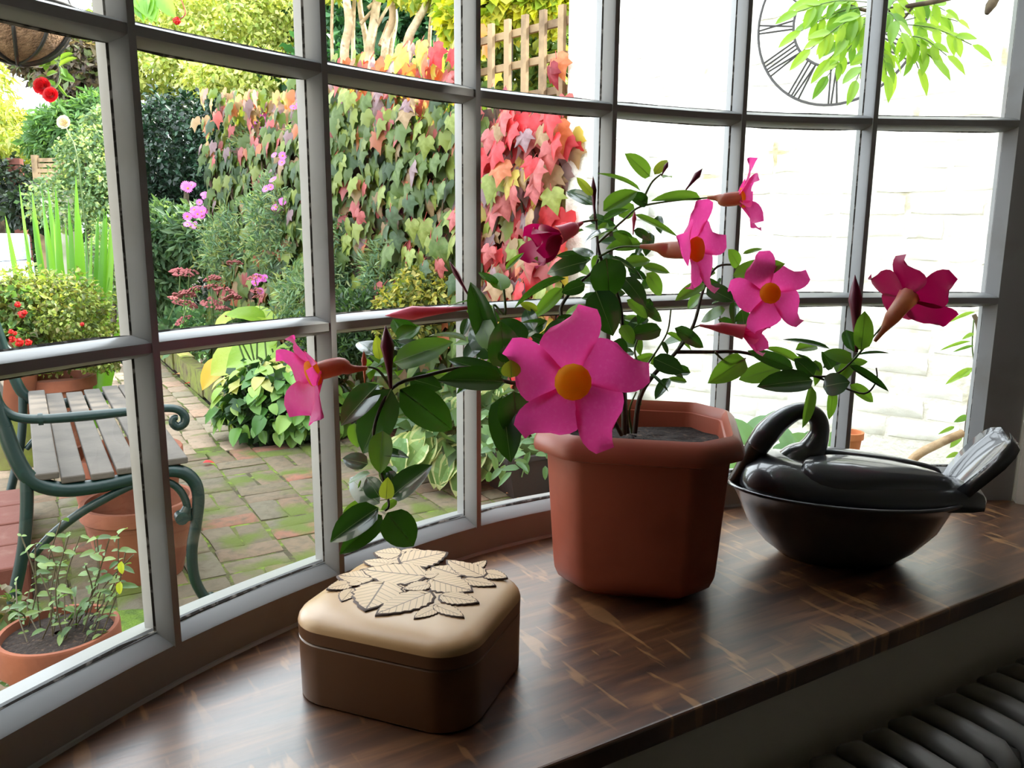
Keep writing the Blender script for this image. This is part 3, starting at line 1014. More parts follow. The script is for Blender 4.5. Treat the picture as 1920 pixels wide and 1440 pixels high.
MB().tube(pts, lerpl([b[2] for b in BP], len(pts)), 14).obj('bill', BRZM, dish, 180, 'worn bronze-coloured bill')
# upturned paddle tail
tl = [(0.176, 0.036, 0.122), (0.188, 0.044, 0.140), (0.205, 0.050, 0.162), (0.221, 0.053, 0.181), (0.236, 0.049, 0.199), (0.246, 0.038, 0.210), (0.252, 0.016, 0.216)]
tdir = V((0.62, 0, 0.78))
up, dn = [], []
for x, hw, z in tl:
    ru, rd = [], []
    for j in range(9):
        s = -1 + j / 4
        curl = 0.016 * abs(s) ** 2.5
        ru.append(dp(x - curl * 0.5 - 0.002, hw * s, z + curl + 0.005))
        rd.append(dp(x + 0.010 - curl * 0.3, hw * s * 1.03, z - 0.008 + curl * .7))
    up.append(ru + list(reversed(rd)))
MB().rings(up, cap0=True, cap1=True).obj('tail', BLK, dish, 180)

# ================================================================== THE GARDEN
lin0 = lin


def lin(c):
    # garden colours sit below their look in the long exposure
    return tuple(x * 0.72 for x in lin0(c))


def touv(p):
    q = V(p) - F0
    return q.dot(U), q.dot(VV)


MOSS = lin((94, 106, 38))
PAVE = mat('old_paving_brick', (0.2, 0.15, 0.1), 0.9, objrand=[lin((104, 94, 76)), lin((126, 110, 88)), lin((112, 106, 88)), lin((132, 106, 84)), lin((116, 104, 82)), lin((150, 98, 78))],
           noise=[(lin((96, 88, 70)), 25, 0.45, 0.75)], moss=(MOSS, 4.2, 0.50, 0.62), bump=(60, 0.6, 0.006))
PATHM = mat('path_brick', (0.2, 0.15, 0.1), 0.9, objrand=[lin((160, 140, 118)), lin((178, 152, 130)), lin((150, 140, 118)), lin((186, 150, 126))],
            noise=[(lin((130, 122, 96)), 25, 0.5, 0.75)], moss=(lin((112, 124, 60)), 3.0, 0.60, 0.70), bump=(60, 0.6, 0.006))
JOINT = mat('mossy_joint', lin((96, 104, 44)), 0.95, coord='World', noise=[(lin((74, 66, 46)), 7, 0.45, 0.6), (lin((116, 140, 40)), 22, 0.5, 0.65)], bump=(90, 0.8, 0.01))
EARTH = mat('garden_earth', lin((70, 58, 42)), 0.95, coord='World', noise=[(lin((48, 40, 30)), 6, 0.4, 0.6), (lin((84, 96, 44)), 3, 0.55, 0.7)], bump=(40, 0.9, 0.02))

mb = MB().box((0, 12, -0.09), 60, 50, 0.1)
o = mb.obj('ground', EARTH); o['kind'] = 'structure'


def brick_mesh(name, mt, sx, sy, sz, seed, bev=0.006, jit=0.004):
    """one worn brick, top at z = 0"""
    r = random.Random(seed)
    mb = MB()

    def ring(z, ins, j):
        P = []
        for a, b in ((-1, -1), (0, -1), (1, -1), (1, 0), (1, 1), (0, 1), (-1, 1), (-1, 0)):
            P.append(V((a * (sx / 2 - ins) + r.uniform(-j, j), b * (sy / 2 - ins) + r.uniform(-j, j), z + r.uniform(-j, j) * 0.35)))
        return P
    a = ring(-sz, 0, 0)
    b = ring(-bev, 0.0, jit)
    c = ring(0, bev * 1.6, jit)
    mb.rings([a, b, c], cap1=True)
    return mb.mesh(name, mt, 50)


patio = bpy.data.objects.new('patio', None)
reg(patio, None, Matrix.Translation((0, 2.5, 0)))
tag(patio, 'mossy brick patio laid in basket weave outside the window', kind='structure')
MB().prism([tuple(uv(-3.2, 0.6, 0))[:2], tuple(uv(2.2, 0.4, 0))[:2], tuple(uv(2.2, 3.6, 0))[:2], tuple(uv(-3.2, 3.6, 0))[:2]], -0.06, -0.007).obj('moss_joints', JOINT, patio)
PB = onz(470, 836)
pu, pv = touv(PB)
CELL = 0.232
BM = [brick_mesh('brick', PAVE, 0.222, 0.108, 0.05, s) for s in range(4)]
cand = []
for i in range(-16, 14):
    for j in range(0, 16):
        cu, cv = pu + 0.11 + i * CELL, pv - 0.13 - j * CELL
        c = uv(cu, cv, 0)
        if (c - CP).dot(FWD) < 0.3: continue
        x, y, d = proj(c)
        if -90 < x < 1130 and 780 < y < 1370 and cv > 0.55 and c.y > 0.9: cand.append((d, i, j, c))
cand.sort(key=lambda q: q[0])
nb = 0
for d, i, j, c in cand[:148]:
    turn = (i + j) % 2
    for s in (-1, 1):
        off = (VV if turn == 0 else U) * (s * CELL / 4)
        p = c + off + V((0, 0, R.uniform(-0.005, 0.004)))
        a = UA + (0 if turn == 0 else math.pi / 2) + R.uniform(-.025, .025) + (math.pi if R.random() < .5 else 0)
        M = Matrix.Translation(p) @ Matrix.Rotation(a, 4, 'Z') @ Matrix.Rotation(R.uniform(-.02, .02), 4, 'X')
        inst('brick', BM[nb % 4], M, patio)
        nb += 1
path = bpy.data.objects.new('garden_path', None)
reg(path, None, Matrix.Translation(uv(pu - 0.5, pv + 1.5, 0)))
tag(path, 'worn pale brick path running away beside the bench', kind='structure')
MB().prism([tuple(uv(pu - 1.5, pv - 0.02, 0))[:2], tuple(uv(pu + 0.02, pv - 0.02, 0))[:2], tuple(uv(pu + 0.02, pv + 6, 0))[:2], tuple(uv(pu - 1.5, pv + 6, 0))[:2]], -0.06, -0.008).obj('moss_joints', JOINT, path)
PM = [brick_mesh('brick', PATHM, 0.128, 0.212, 0.05, s + 9, jit=0.006) for s in range(4)]
nb = 0
for k in range(11):
    for j in range(27):
        c = uv(pu - 0.07 - k * 0.137, pv + 0.10 + j * 0.222 + (0.11 if k % 2 else 0.0) + R.uniform(-.008, .008), R.uniform(-.006, .005))
        M = Matrix.Translation(c) @ Matrix.Rotation(UA + R.uniform(-.05, .05), 4, 'Z') @ Matrix.Rotation(R.uniform(-.03, .03), 4, 'X')
        inst('brick', PM[nb % 4], M, path)
        nb += 1

# ------------------------------------------------------------------ white painted brick wall with its clock
WHITE = mat('white_limewash', lin0((248, 247, 242)), 0.8, coord='World', noise=[(lin0((246, 245, 240)), 5, 0.4, 0.6), (lin0((214, 207, 184)), 9, 0.66, 0.80)], bump=(35, 0.7, 0.006))
WHITEJ = mat('limewashed_mortar', lin0((232, 229, 220)), 0.9, coord='World', noise=[(lin0((176, 166, 130)), 7, 0.58, 0.74)], bump=(60, 0.8, 0.006))
W0 = V((1.24, 2.85, 0))
WD = V((-0.8, 0.6, 0))
WN = V((-0.6, -0.8, 0))
WA = math.atan2(WD.y, WD.x)


def wp(t, z, off=0.0):
    return W0 + WD * t + WN * off + V((0, 0, z))


ww = bpy.data.objects.new('wall_garden', None)
reg(ww, None, Matrix.Translation(wp(0, 0)))
tag(ww, 'white limewashed brick garden wall behind the window', kind='structure')
MB().box(wp(0.055, 1.48, -0.116), 2.43, 0.22, 3.0, WA).obj('mortar_face', WHITEJ, ww)


def wall_brick(seed, L_):
    r = random.Random(seed)
    mb = MB()
    n = 4

    def ring(y, ins):
        P = []
        xs = [-1, -.4, .3, 1]
        for x in xs: P.append((x, -1))
        P.append((1, 0))
        for x in reversed(xs): P.append((x, 1))
        P.append((-1, 0))
        return [V((a * (L_ / 2 - ins) + r.uniform(-.004, .004), y + r.uniform(-.0025, .0025), b * (0.0335 - ins) + r.uniform(-.0045, .0045))) for a, b in P]
    mb.rings([ring(0.03, 0), ring(0.006, 0.0), ring(0.0, 0.006)], cap1=True)
    return mb.mesh('brick', WHITE, 50)


WBs = [wall_brick(s, 0.222) for s in range(4)]
WBh = [wall_brick(s + 7, 0.106) for s in range(3)]
nb = 0
row = 0
z = 0.48
while z < 2.50 and nb < 296:
    t = -0.56 + (0.115 if row % 2 else 0.0)
    while t < 1.25:
        L_ = 0.222 if R.random() < 0.72 else 0.106
        if t + L_ > 1.265: L_ = 0.106
        if t + L_ > 1.28: break
        x, y, d = proj(wp(t + L_ / 2, z))
        if x < 1920 and -30 < y < 900:
            M = Matrix.Translation(wp(t + L_ / 2, z + R.uniform(-.003, .003), -0.003 + R.uniform(-.0025, .0025))) @ Matrix.Rotation(WA + math.pi + 0.0, 4, 'Z') @ Matrix.Rotation(math.pi * (R.random() < .5), 4, 'Y') @ Matrix.Rotation(R.uniform(-.015, .015), 4, 'Y')
            # local -Y faces the window
            inst('brick', R.choice(WBs if L_ > .2 else WBh), M, ww)
            nb += 1
        t += L_ + 0.010
    z += 0.0765
    row += 1

IRON = mat('grey_iron', lin((74, 72, 72)), 0.5, metal=0.4)
cc = onplane(1572, 36, wp(0, 0, 0.045), WN)
clock = thing('wall_clock', cc, 'skeleton iron clock face with roman numerals on the white wall', 'clock')
CX, CY = -WD, V((0, 0, 1))


def ck(ang, r, off=0.0):
    """clock angle in degrees clockwise from twelve, radius, sideways offset"""
    a = math.radians(ang)
    o = CX * math.sin(a) + CY * math.cos(a)
    s = CX * math.cos(a) - CY * math.sin(a)
    return cc + o * r + s * off


RO, RI = 0.274, 0.150
for nm, rr in (('outer_ring', RO), ('inner_ring', RI)):
    MB().tube([ck(360 * k / 64, rr) for k in range(65)], 0.0045, 6, cap=False, flat=1.0).obj(nm, IRON, clock, 60)
NUM = {1: 'I', 2: 'II', 3: 'III', 4: 'IIII', 5: 'V', 6: 'VI', 7: 'VII', 8: 'VIII', 9: 'IX', 10: 'X', 11: 'XI', 12: 'XII'}
for h, tx in NUM.items():
    wds = [{'I': 0.013, 'V': 0.024, 'X': 0.024}[c] for c in tx]
    x = -sum(wds) / 2
    mb = MB()
    for c, wd in zip(tx, wds):
        m_ = x + wd / 2
        if c == 'I': st = [(m_, m_)]
        elif c == 'V': st = [(m_ - wd * .4, m_), (m_ + wd * .4, m_)]
        else: st = [(m_ - wd * .4, m_ + wd * .4), (m_ + wd * .4, m_ - wd * .4)]
        for o_, i_ in st:
            mb.tube([ck(h * 30, RO, o_), ck(h * 30, RI, i_)], 0.0032, 5)
        x += wd
    mb.obj('numeral', IRON, clock, 60)
MB().tube([ck(120, -0.02), ck(120, 0.11)], [0.005, 0.002], 6).obj('hour_hand', IRON, clock)
MB().tube([ck(232, -0.02), ck(232, 0.145)], [0.004, 0.0015], 6).obj('minute_hand', IRON, clock)
MB().tube([cc, cc - WN * 0.05], 0.012, 10).obj('hub', IRON, clock)
# rain-water pipe on the wall
PIPE = mat('pale_painted_pipe', lin0((206, 208, 206)), 0.5)
b = onplane(1197, 420, wp(0, 0, 0.05), WN)
dp_ = thing('drainpipe', (b.x, b.y, 0), 'pale painted drainpipe running down the white wall', 'drainpipe')
mb = MB().tube([(b.x, b.y, 0.0), (b.x, b.y, 1.48), (b.x, b.y, 1.5)], 0.033, 14).obj('pipe', PIPE, dp_, 60)
for z in (0.5, 1.2):
    MB().tube([(b.x, b.y, z), (b.x, b.y, z + 0.05)], 0.039, 14).obj('collar', PIPE, dp_, 60)

# ------------------------------------------------------------------ foliage in quantity
def fol_mat(name, tr=0.35, rough=0.5):
    return mat(name, (0.1, 0.2, 0.05), rough, attr='leafcol', trans=tr, spec=0.4)


FOL = fol_mat('leaf_mass')
FOLG = fol_mat('glossy_leaf_mass', 0.15, 0.3)


def blob(px, py, d, rx, ry, n, rd=None):
    s = d / FPX
    return (np.array(at(px, py, d)), np.array([rx * s, (rd if rd else rx) * s, ry * s]), n)


def leaves_arr(blobs, rs, shell=0.75):
    P, Nn = [], []
    for c, r, n in blobs:
        q = rs.normal(size=(n, 3))
        q /= np.linalg.norm(q, axis=1)[:, None]
        rad = shell + (1.05 - shell) * rs.rand(n) ** 0.7
        rad *= 1 + 0.16 * np.sin(q[:, 0] * 7 + c[0]) * np.sin(q[:, 2] * 8 + c[2]) + 0.08 * np.sin(q[:, 1] * 15)
        p = c + q * r * rad[:, None]
        k = p[:, 2] > 0.01
        P.append(p[k]); Nn.append(q[k])
    return np.concatenate(P), np.concatenate(Nn)


def foliage(name, parent, m, blobs, ln, wd, cols, seed=1, shell=0.7, droop=0.5, vary=0.25, up=0.0, jit=0.9, label=None):
    rs = np.random.RandomState(seed)
    P, Nn = leaves_arr(blobs, rs, shell)
    n = len(P)
    D = Nn * 0.8 + rs.normal(size=(n, 3)) * jit
    D[:, 2] += up - droop
    D /= np.linalg.norm(D, axis=1)[:, None] + 1e-9
    A = Nn + rs.normal(size=(n, 3)) * 0.7
    A[:, 2] += 0.5
    S = np.cross(D, A)
    S /= np.linalg.norm(S, axis=1)[:, None] + 1e-9
    Z = np.cross(S, D)
    sc = (1 + (rs.rand(n) - 0.5) * 2 * 0.35)[:, None]
    L_, Wd = ln * sc, wd * sc * 0.5
    O = np.array(W[parent.name].translation) if parent is not None else np.zeros(3)
    P = P - O
    vs = np.empty((n, 4, 3))
    vs[:, 0] = P
    vs[:, 1] = P + D * L_ * 0.5 + S * Wd + Z * Wd * 0.35
    vs[:, 2] = P + D * L_ - Z * L_ * 0.1
    vs[:, 3] = P + D * L_ * 0.5 - S * Wd + Z * Wd * 0.35
    ca = np.array(cols)
    ci = rs.randint(0, len(cols), n)
    c = ca[ci] * (1 + (rs.rand(n, 1) - 0.5) * 2 * vary)
    me = bpy.data.meshes.new(name)
    idx = np.arange(n) * 4
    tri = np.stack([idx, idx + 1, idx + 2, idx, idx + 2, idx + 3], 1).reshape(-1)
    me.vertices.add(n * 4)
    me.vertices.foreach_set('co', vs.reshape(-1))
    me.loops.add(n * 6)
    me.loops.foreach_set('vertex_index', tri)
    me.polygons.add(n * 2)
    me.polygons.foreach_set('loop_start', np.arange(n * 2) * 3)
    at_ = me.attributes.new('leafcol', 'FLOAT_COLOR', 'POINT')
    cc_ = np.ones((n, 4, 4))
    cc_[:, :, :3] = c[:, None, :]
    at_.data.foreach_set('color', cc_.reshape(-1))
    me.materials.append(m)
    me.update()
    me.validate()
    o = bpy.data.objects.new(name, me)
    reg(o, parent, W[parent.name].copy() if parent is not None else Matrix())
    o['kind'] = 'stuff'
    if label: o['label'] = label
    return o


def G(*c): return [lin(x) for x in c]


BARK = mat('pale_bark', lin((186, 154, 116)), 0.85, coord='World', noise=[(lin((222, 200, 164)), 5, 0.45, 0.6), (lin((130, 100, 72)), 12, 0.6, 0.75)], bump=(30, 0.5, 0.02))
BARKD = mat('dark_bark', lin((74, 60, 46)), 0.9, coord='World', noise=[(lin((104, 90, 68)), 20, 0.5, 0.6)])
GST = mat('green_stalk', lin((88, 112, 54)), 0.6)


def plant(name, label, cat, gp, blobs, ln, wd, cols, seed, m=None, group=None, stem=None, **kw):
    t = thing(name, gp, label, cat, group)
    foliage('foliage', t, m or FOL, blobs, ln, wd, cols, seed, **kw)
    if stem:
        mb = MB()
        for (a, b_, r0, r1) in stem:
            pts = crom([a, (V(a) + V(b_)) / 2 + V((R.uniform(-.05, .05), R.uniform(-.05, .05), 0)), b_], 4)
            mb.tube(pts, lerpl([r0, r1], len(pts)), 7)
        mb.obj('trunk', BARKD, t, 60)
    return t


def gz(px, py, d):
    p = at(px, py, d)
    return V((p.x, p.y, 0))


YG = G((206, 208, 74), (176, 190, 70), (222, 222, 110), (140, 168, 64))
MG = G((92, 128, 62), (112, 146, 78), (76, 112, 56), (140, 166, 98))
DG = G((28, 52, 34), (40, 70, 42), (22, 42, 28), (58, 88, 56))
# far backdrop, nearest last
g = gz(300, 300, 16)
plant('hedge', 'dark hedge closing the far end of the garden', 'hedge', gz(480, 300, 16), [blob(-120, 380, 16, 220, 170, 3600, 60), blob(120, 380, 16, 200, 150, 3400, 60), blob(420, 330, 16, 220, 190, 4200, 60), blob(700, 250, 15, 230, 260, 5200, 60), blob(950, 200, 14, 180, 260, 3600, 60)], 0.22, 0.13, DG + MG[:1], 3)
plant('tree', 'sunlit yellow-green tree above the dark holly bush', 'tree', gz(420, 300, 12), [blob(300, 30, 12, 110, 80, 6500), blob(430, 60, 11.5, 130, 85, 8000), blob(540, 40, 11.5, 100, 90, 6500), blob(420, -60, 12, 260, 70, 4000), blob(330, 130, 11, 100, 55, 4500), blob(470, 150, 10.5, 110, 45, 4500)], 0.085, 0.045, G((216, 220, 130), (190, 204, 108), (226, 228, 160), (160, 182, 92)), 5, stem=[(gz(430, 300, 12), at(430, 60, 11.8), 0.14, 0.06)])
plant('willow_tree', 'feathery yellow-green tree at the left edge of the frame', 'tree', gz(10, 300, 13), [blob(-20, 270, 13, 80, 80, 3600), blob(30, 320, 12.5, 60, 70, 2400), blob(-60, 120, 13, 70, 160, 3000)], 0.16, 0.04, G((188, 196, 90), (156, 176, 80), (204, 206, 120)), 6, droop=1.2, stem=[(gz(-20, 300, 13), at(-20, 260, 13), 0.12, 0.05)])
plant('shrub', 'mid-green feathery shrub below the red roses', 'shrub', gz(130, 300, 10), [blob(130, 250, 10, 60, 48, 3200), blob(95, 270, 10.2, 40, 36, 1400), blob(185, 215, 10, 40, 36, 1400)], 0.12, 0.035, G((104, 148, 84), (128, 168, 100), (84, 124, 70)), 7, stem=[(gz(130, 300, 10), at(130, 250, 10), 0.06, 0.03)])
plant('shrub', 'purple-brown leaved shrub behind the red roses', 'shrub', gz(160, 300, 10.8), [blob(165, 150, 10.8, 70, 75, 2600), blob(120, 110, 11, 80, 60, 2600)], 0.12, 0.06, G((112, 96, 84), (88, 74, 66), (142, 128, 108), (110, 124, 78)), 8, stem=[(gz(160, 300, 10.8), at(160, 150, 10.8), 0.06, 0.03)])

# many-stemmed tree behind the creeper wall
tr = thing('tree', gz(680, 200, 9.0), 'many-stemmed tree with pale sunlit trunks behind the creeper wall', 'tree')
TR = [[(650, 230), (646, 100), (654, 40), (640, -60)], [(700, 230), (692, 110), (700, 50), (716, -60)], [(676, 230), (688, 100), (676, 20), (668, -70)], [(712, 230), (722, 90), (736, 30), (728, -60)],
      [(724, 230), (728, 105), (738, 40), (734, 5), (720, -60)], [(752, 230), (762, 90), (782, 40), (798, 10), (810, -50)], [(664, 200), (662, 60), (668, -60)], [(800, 200), (806, 60), (814, 0), (822, -60)], [(626, 200), (622, 60), (626, -60)], [(834, 200), (832, 50), (834, -60)], [(812, 120), (822, 60), (808, 10), (800, -50)]]
TW = [17, 19, 11, 14, 17, 16, 8, 7, 6, 6, 6]
for i, (q, wd) in enumerate(zip(TR, TW)):
    dd = 9.0 + 0.25 * ((i * 7) % 5 - 2)
    pts = crom([at(x, y, dd) for x, y in q], 6)
    pts = [V((pts[0].x, pts[0].y, 0))] + pts
    MB().tube(pts, lerpl([wd * 1.15 * dd / FPX / 2, wd * dd / FPX / 2 * .8], len(pts)), 9).obj('trunk', BARK, tr, 60)
mb = MB()
for a, b_ in (((700, 60), (740, -10)), ((676, 45), (705, 12)), ((712, 85), (728, 40)), ((690, 15), (720, -10)), ((820, 60), (838, 30))):
    mb.tube([at(*a, 9.0), at(*b_, 9.05)], [0.022, 0.014], 6)
mb.obj('branch', BARK, tr, 60)
foliage('foliage', tr, FOL, [blob(775, -34, 8.6, 50, 44, 300), blob(870, 0, 8.5, 60, 50, 900), blob(620, -50, 8.8, 60, 40, 300), blob(700, -150, 9, 200, 50, 700)], 0.13, 0.075, YG, 9)
plant('shrub', 'deep green shrub seen between the pale tree trunks', 'shrub', gz(740, 300, 11.5), [blob(760, 70, 11.5, 140, 80, 5200), blob(640, 60, 11.8, 90, 80, 2800), blob(700, 160, 11.2, 190, 60, 3600)], 0.16, 0.09, G((62, 112, 72), (84, 138, 86), (44, 86, 56)), 10)
plant('shrub', 'bright yellow-green shrub spilling over the trellis', 'shrub', gz(960, 200, 5.3), [blob(930, 15, 5.4, 70, 45, 1500), blob(1020, 8, 5.3, 70, 38, 1500), blob(880, 40, 5.6, 50, 50, 900), blob(960, -60, 5.4, 130, 50, 1800)], 0.085, 0.06, G((214, 214, 50), (196, 204, 60), (226, 222, 90), (150, 176, 50)), 11, stem=[(gz(960, 200, 5.3), at(960, 20, 5.3), 0.03, 0.015)])

plant('shrub', 'mid-green shrub filling the gap behind the trellis', 'shrub', gz(980, 200, 6.6), [blob(970, 120, 6.6, 110, 80, 3200), blob(1040, 60, 6.6, 60, 90, 1800), blob(900, 150, 6.8, 60, 60, 1200)], 0.09, 0.06, G((150, 164, 64), (104, 132, 56), (180, 186, 84), (84, 110, 56)), 12, stem=[(gz(980, 200, 6.6), at(980, 120, 6.6), 0.03, 0.015)])

# ------------------------------------------------------------------ creeper wall with trellis
C0 = V((0.215, 3.62, 0))
CDIR = V((-0.68, 0.733, 0)).normalized()
CN = V((-CDIR.y, CDIR.x, 0))
if CN.y > 0: CN = -CN
CA = math.atan2(CDIR.y, CDIR.x)


def cw(t, z, off=0.0):
    return C0 + CDIR * t + CN * off + V((0, 0, z))


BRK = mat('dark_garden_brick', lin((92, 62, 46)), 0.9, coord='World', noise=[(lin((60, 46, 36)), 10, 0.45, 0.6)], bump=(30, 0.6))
o = MB().box(cw(1.88, 0.85, -0.11), 3.66, 0.2, 1.72, CA).obj('wall_boundary', BRK); o['kind'] = 'structure'
TIMB = mat('weathered_timber', lin((178, 150, 112)), 0.85, coord='World', noise=[(lin((128, 104, 78)), 8, 0.45, 0.65)], bump=(40, 0.4))
trel = thing('trellis', cw(0.9, 1.70), 'weathered timber trellis fence on top of the creeper wall', 'fence')
for k in range(6):
    MB().box(cw(0.08 + 0.115 * k, 1.88, -0.06), 0.034, 0.018, 0.44, CA).obj('slat', TIMB, trel)
for z in (1.76, 1.90, 2.04):
    MB().box(cw(0.36, z, -0.085), 0.74, 0.02, 0.032, CA).obj('rail', TIMB, trel)
post = MB().box(cw(0.0, 1.30, -0.06), 0.04, 0.04, 2.6, CA).obj('fence_post', TIMB)
tag(post, 'rough timber post standing at the end of the creeper wall', 'post')


def ivy_mesh(name, mt, seed):
    r = random.Random(seed)
    pts = [(0, 0.08), (0.13, -0.06), (0.30, -0.04), (0.46, 0.16), (0.40, 0.30), (0.54, 0.55), (0.30, 0.52), (0.20, 0.66), (0.02, 1.04)]
    full = pts + [(-x, y) for x, y in reversed(pts[1:-1])]
    mb = MB()
    vs = [V((0, 0.36, 0.05))]
    for x, y in full:
        vs.append(V((x + r.uniform(-.03, .03), y + r.uniform(-.03, .03), -0.18 * abs(x) - 0.12 * y * y + r.uniform(-.03, .03))))
    n = len(full)
    mb.add(vs, [(0, 1 + i, 1 + (i + 1) % n) for i in range(n)])
    mb.tube([V((0, 0.1, 0)), V((0, -0.25, -0.12))], [0.02, 0.014], 4, cap=False, m=1)
    return mb.mesh(name, [mt, IVST], 180)


IVST = mat('creeper_stalk', lin((170, 60, 50)), 0.6)
IVC = [('red', (206, 50, 58)), ('rose', (190, 96, 96)), ('mauve', (150, 122, 128)), ('orange', (200, 116, 76)), ('yellow', (196, 176, 76)), ('green', (92, 116, 50)), ('lime', (136, 150, 66)), ('buff', (168, 138, 100)), ('dark', (60, 86, 46)), ('crimson', (134, 28, 44))]
IV = {}
for i, (k, c) in enumerate(IVC):
    mt = mat('creeper_leaf_' + k, lin(c), 0.45, trans=0.3, spec=0.35, noise=[(lin(tuple(min(255, x + 30) for x in c)), 3.0, 0.45, 0.7)])
    IV[k] = ivy_mesh('creeper_leaf', mt, i)
creeper = thing('virginia_creeper', cw(1.5, 0.0, 0.05), 'red and green autumn creeper covering the garden boundary wall', 'creeper')
REDS, MIDS, GRNS = ['red', 'rose', 'red', 'orange', 'rose', 'yellow', 'buff', 'lime', 'red', 'rose', 'mauve'], ['green', 'lime', 'mauve', 'rose', 'buff', 'green', 'dark', 'orange', 'lime', 'green'], ['green', 'dark', 'lime', 'green', 'green', 'buff', 'dark', 'green', 'lime', 'green']
cr_ = random.Random(21)


def creeper_leaf(t, z, off, sz, key):
    # hangs tip-down, facing out and up
    d = (V((0, 0, -1)) + CDIR * cr_.uniform(-.5, .5) + CN * cr_.uniform(-.05, .45)).normalized()
    nrm = CN + V((0, 0, 0.45)) + CDIR * cr_.uniform(-.5, .5)
    B = cw(t, z, off)
    return leafM(B, B + d * sz, sz, nrm)


nl = 0
while nl < 296:
    u_ = cr_.random()
    t = -0.06 + 2.1 * u_ ** 1.2
    z = cr_.uniform(0.55, 2.06)
    if t < 0.62 and z > 1.72 and cr_.random() < 0.8: continue
    key = cr_.choice(REDS if t < 0.52 + 0.10 * math.sin(z * 6) else (MIDS if z > 1.62 or cr_.random() < .35 else GRNS))
    if z > 1.86 and t > 0.6: key = cr_.choice(['mauve', 'orange', 'rose', 'red', 'yellow', 'lime'])
    if z > 1.72 and t <= 0.6: key = cr_.choice(['crimson', 'red', 'rose', 'orange', 'dark'])
    inst('leaf', IV[key], creeper_leaf(t, z, cr_.uniform(0.02, 0.13), cr_.uniform(0.095, 0.145), key), creeper)
    nl += 1
# the leaves past that, joined
mb = MB()
tc_ = []
base = [V(v.co) for v in IV['green'].vertices][:17]
bf = [tuple(p.vertices) for p in IV['green'].polygons][:16]
keys = {k: lin(c) for k, c in IVC}
for k in range(3300):
    t = -0.05 + 3.75 * cr_.random() ** 0.9
    z = cr_.uniform(0.1, 2.12 + 0.06 * math.sin(t * 4)) if t > 0.62 else cr_.uniform(0.1, 1.72)
    ks = REDS if t < 0.52 + 0.10 * math.sin(z * 6) else (MIDS if z > 1.7 or cr_.random() < .3 else GRNS)
    if z > 1.92 and t > 0.62: ks = MIDS + ['mauve', 'rose', 'buff'] if t > 1.9 else ['mauve', 'orange', 'rose', 'red', 'yellow', 'lime', 'orange']
    key = cr_.choice(ks)
    M = creeper_leaf(t, z, cr_.uniform(0.0, 0.09) + (0.05 * math.sin(z * 3 + t * 2)) - (cr_.uniform(0, .3) if z > 1.78 else 0), cr_.uniform(0.09, 0.14), key)
    mb.add([M @ v for v in base], bf)
    s_ = cr_.uniform(0.75, 1.15)
    tc_ += [(keys[key][0] * s_, keys[key][1] * s_, keys[key][2] * s_, 1)] * len(base)
o = mb.obj('small_leaves', FOL, creeper, 180)
a_ = o.data.attributes.new('leafcol', 'FLOAT_COLOR', 'POINT')
a_.data.foreach_set('color', np.array(tc_, dtype=float).reshape(-1))
o['kind'] = 'stuff'
mb = MB()
for k in range(14):
    t = 0.1 + 0.25 * k
    pts = crom([cw(t, 0, 0.02), cw(t + R.uniform(-.15, .15), 0.6, 0.03), cw(t + R.uniform(-.25, .25), 1.2, 0.03), cw(t + R.uniform(-.3, .3), 1.75, 0.02)], 4)
    mb.tube(pts, lerpl([0.012, 0.005], len(pts)), 5)
mb.obj('vine_stem', BARKD, creeper, 60)

# ------------------------------------------------------------------ shrubs and flowers in the bed
plant('holly_bush', 'dark glossy evergreen bush at the back of the bed', 'bush', gz(350, 400, 7.0), [blob(350, 290, 7.6, 105, 105, 6500), blob(310, 380, 7.6, 75, 80, 3000), blob(410, 300, 7.2, 45, 110, 2800), blob(360, 470, 7.5, 90, 110, 2500)], 0.055, 0.034, G((26, 52, 36), (38, 70, 48), (20, 40, 28), (64, 96, 74)), 31, m=FOLG, stem=[(gz(350, 400, 7.0), at(350, 350, 7.0), 0.05, 0.02)])
plant('rose_bush', 'grey-green rose bush under the cream rose', 'bush', gz(170, 400, 6.6), [blob(175, 310, 6.6, 60, 68, 3200), blob(195, 245, 6.7, 32, 40, 1200), blob(120, 380, 6.5, 60, 50, 1300), blob(205, 380, 6.5, 50, 80, 1500), blob(215, 500, 6.2, 55, 70, 1600)], 0.042, 0.024, G((116, 148, 104), (140, 168, 120), (90, 122, 84), (168, 186, 124)), 32, stem=[(gz(170, 400, 6.6), at(160, 300, 6.6), 0.02, 0.01), (gz(190, 400, 6.6), at(205, 260, 6.6), 0.02, 0.01)])
aster = plant('aster', 'tall mauve-pink flowered aster clump in front of the creeper wall', 'flowers', gz(560, 500, 5.0), [blob(505, 300, 6.0, 58, 80, 3600), blob(560, 430, 5.4, 95, 90, 5600), blob(470, 465, 6.0, 85, 70, 4200), blob(620, 330, 5.4, 48, 105, 3600), blob(660, 480, 4.95, 75, 105, 6000), blob(600, 560, 4.9, 80, 60, 2800), blob(730, 520, 4.6, 50, 70, 2200), blob(700, 420, 4.9, 46, 60, 2200)], 0.055, 0.011, G((126, 158, 120), (104, 136, 104), (148, 174, 132), (84, 116, 86), (160, 170, 116)), 33, up=0.5, droop=0.3)
plant('leafy_shrub', 'grey-green leafy perennial below the holly bush', 'shrub', gz(320, 480, 5.8), [blob(320, 450, 6.9, 70, 60, 2600), blob(390, 445, 6.7, 60, 50, 2000), blob(300, 530, 6.9, 50, 60, 1500)], 0.10, 0.030, G((92, 124, 86), (70, 104, 70), (120, 148, 108)), 34)
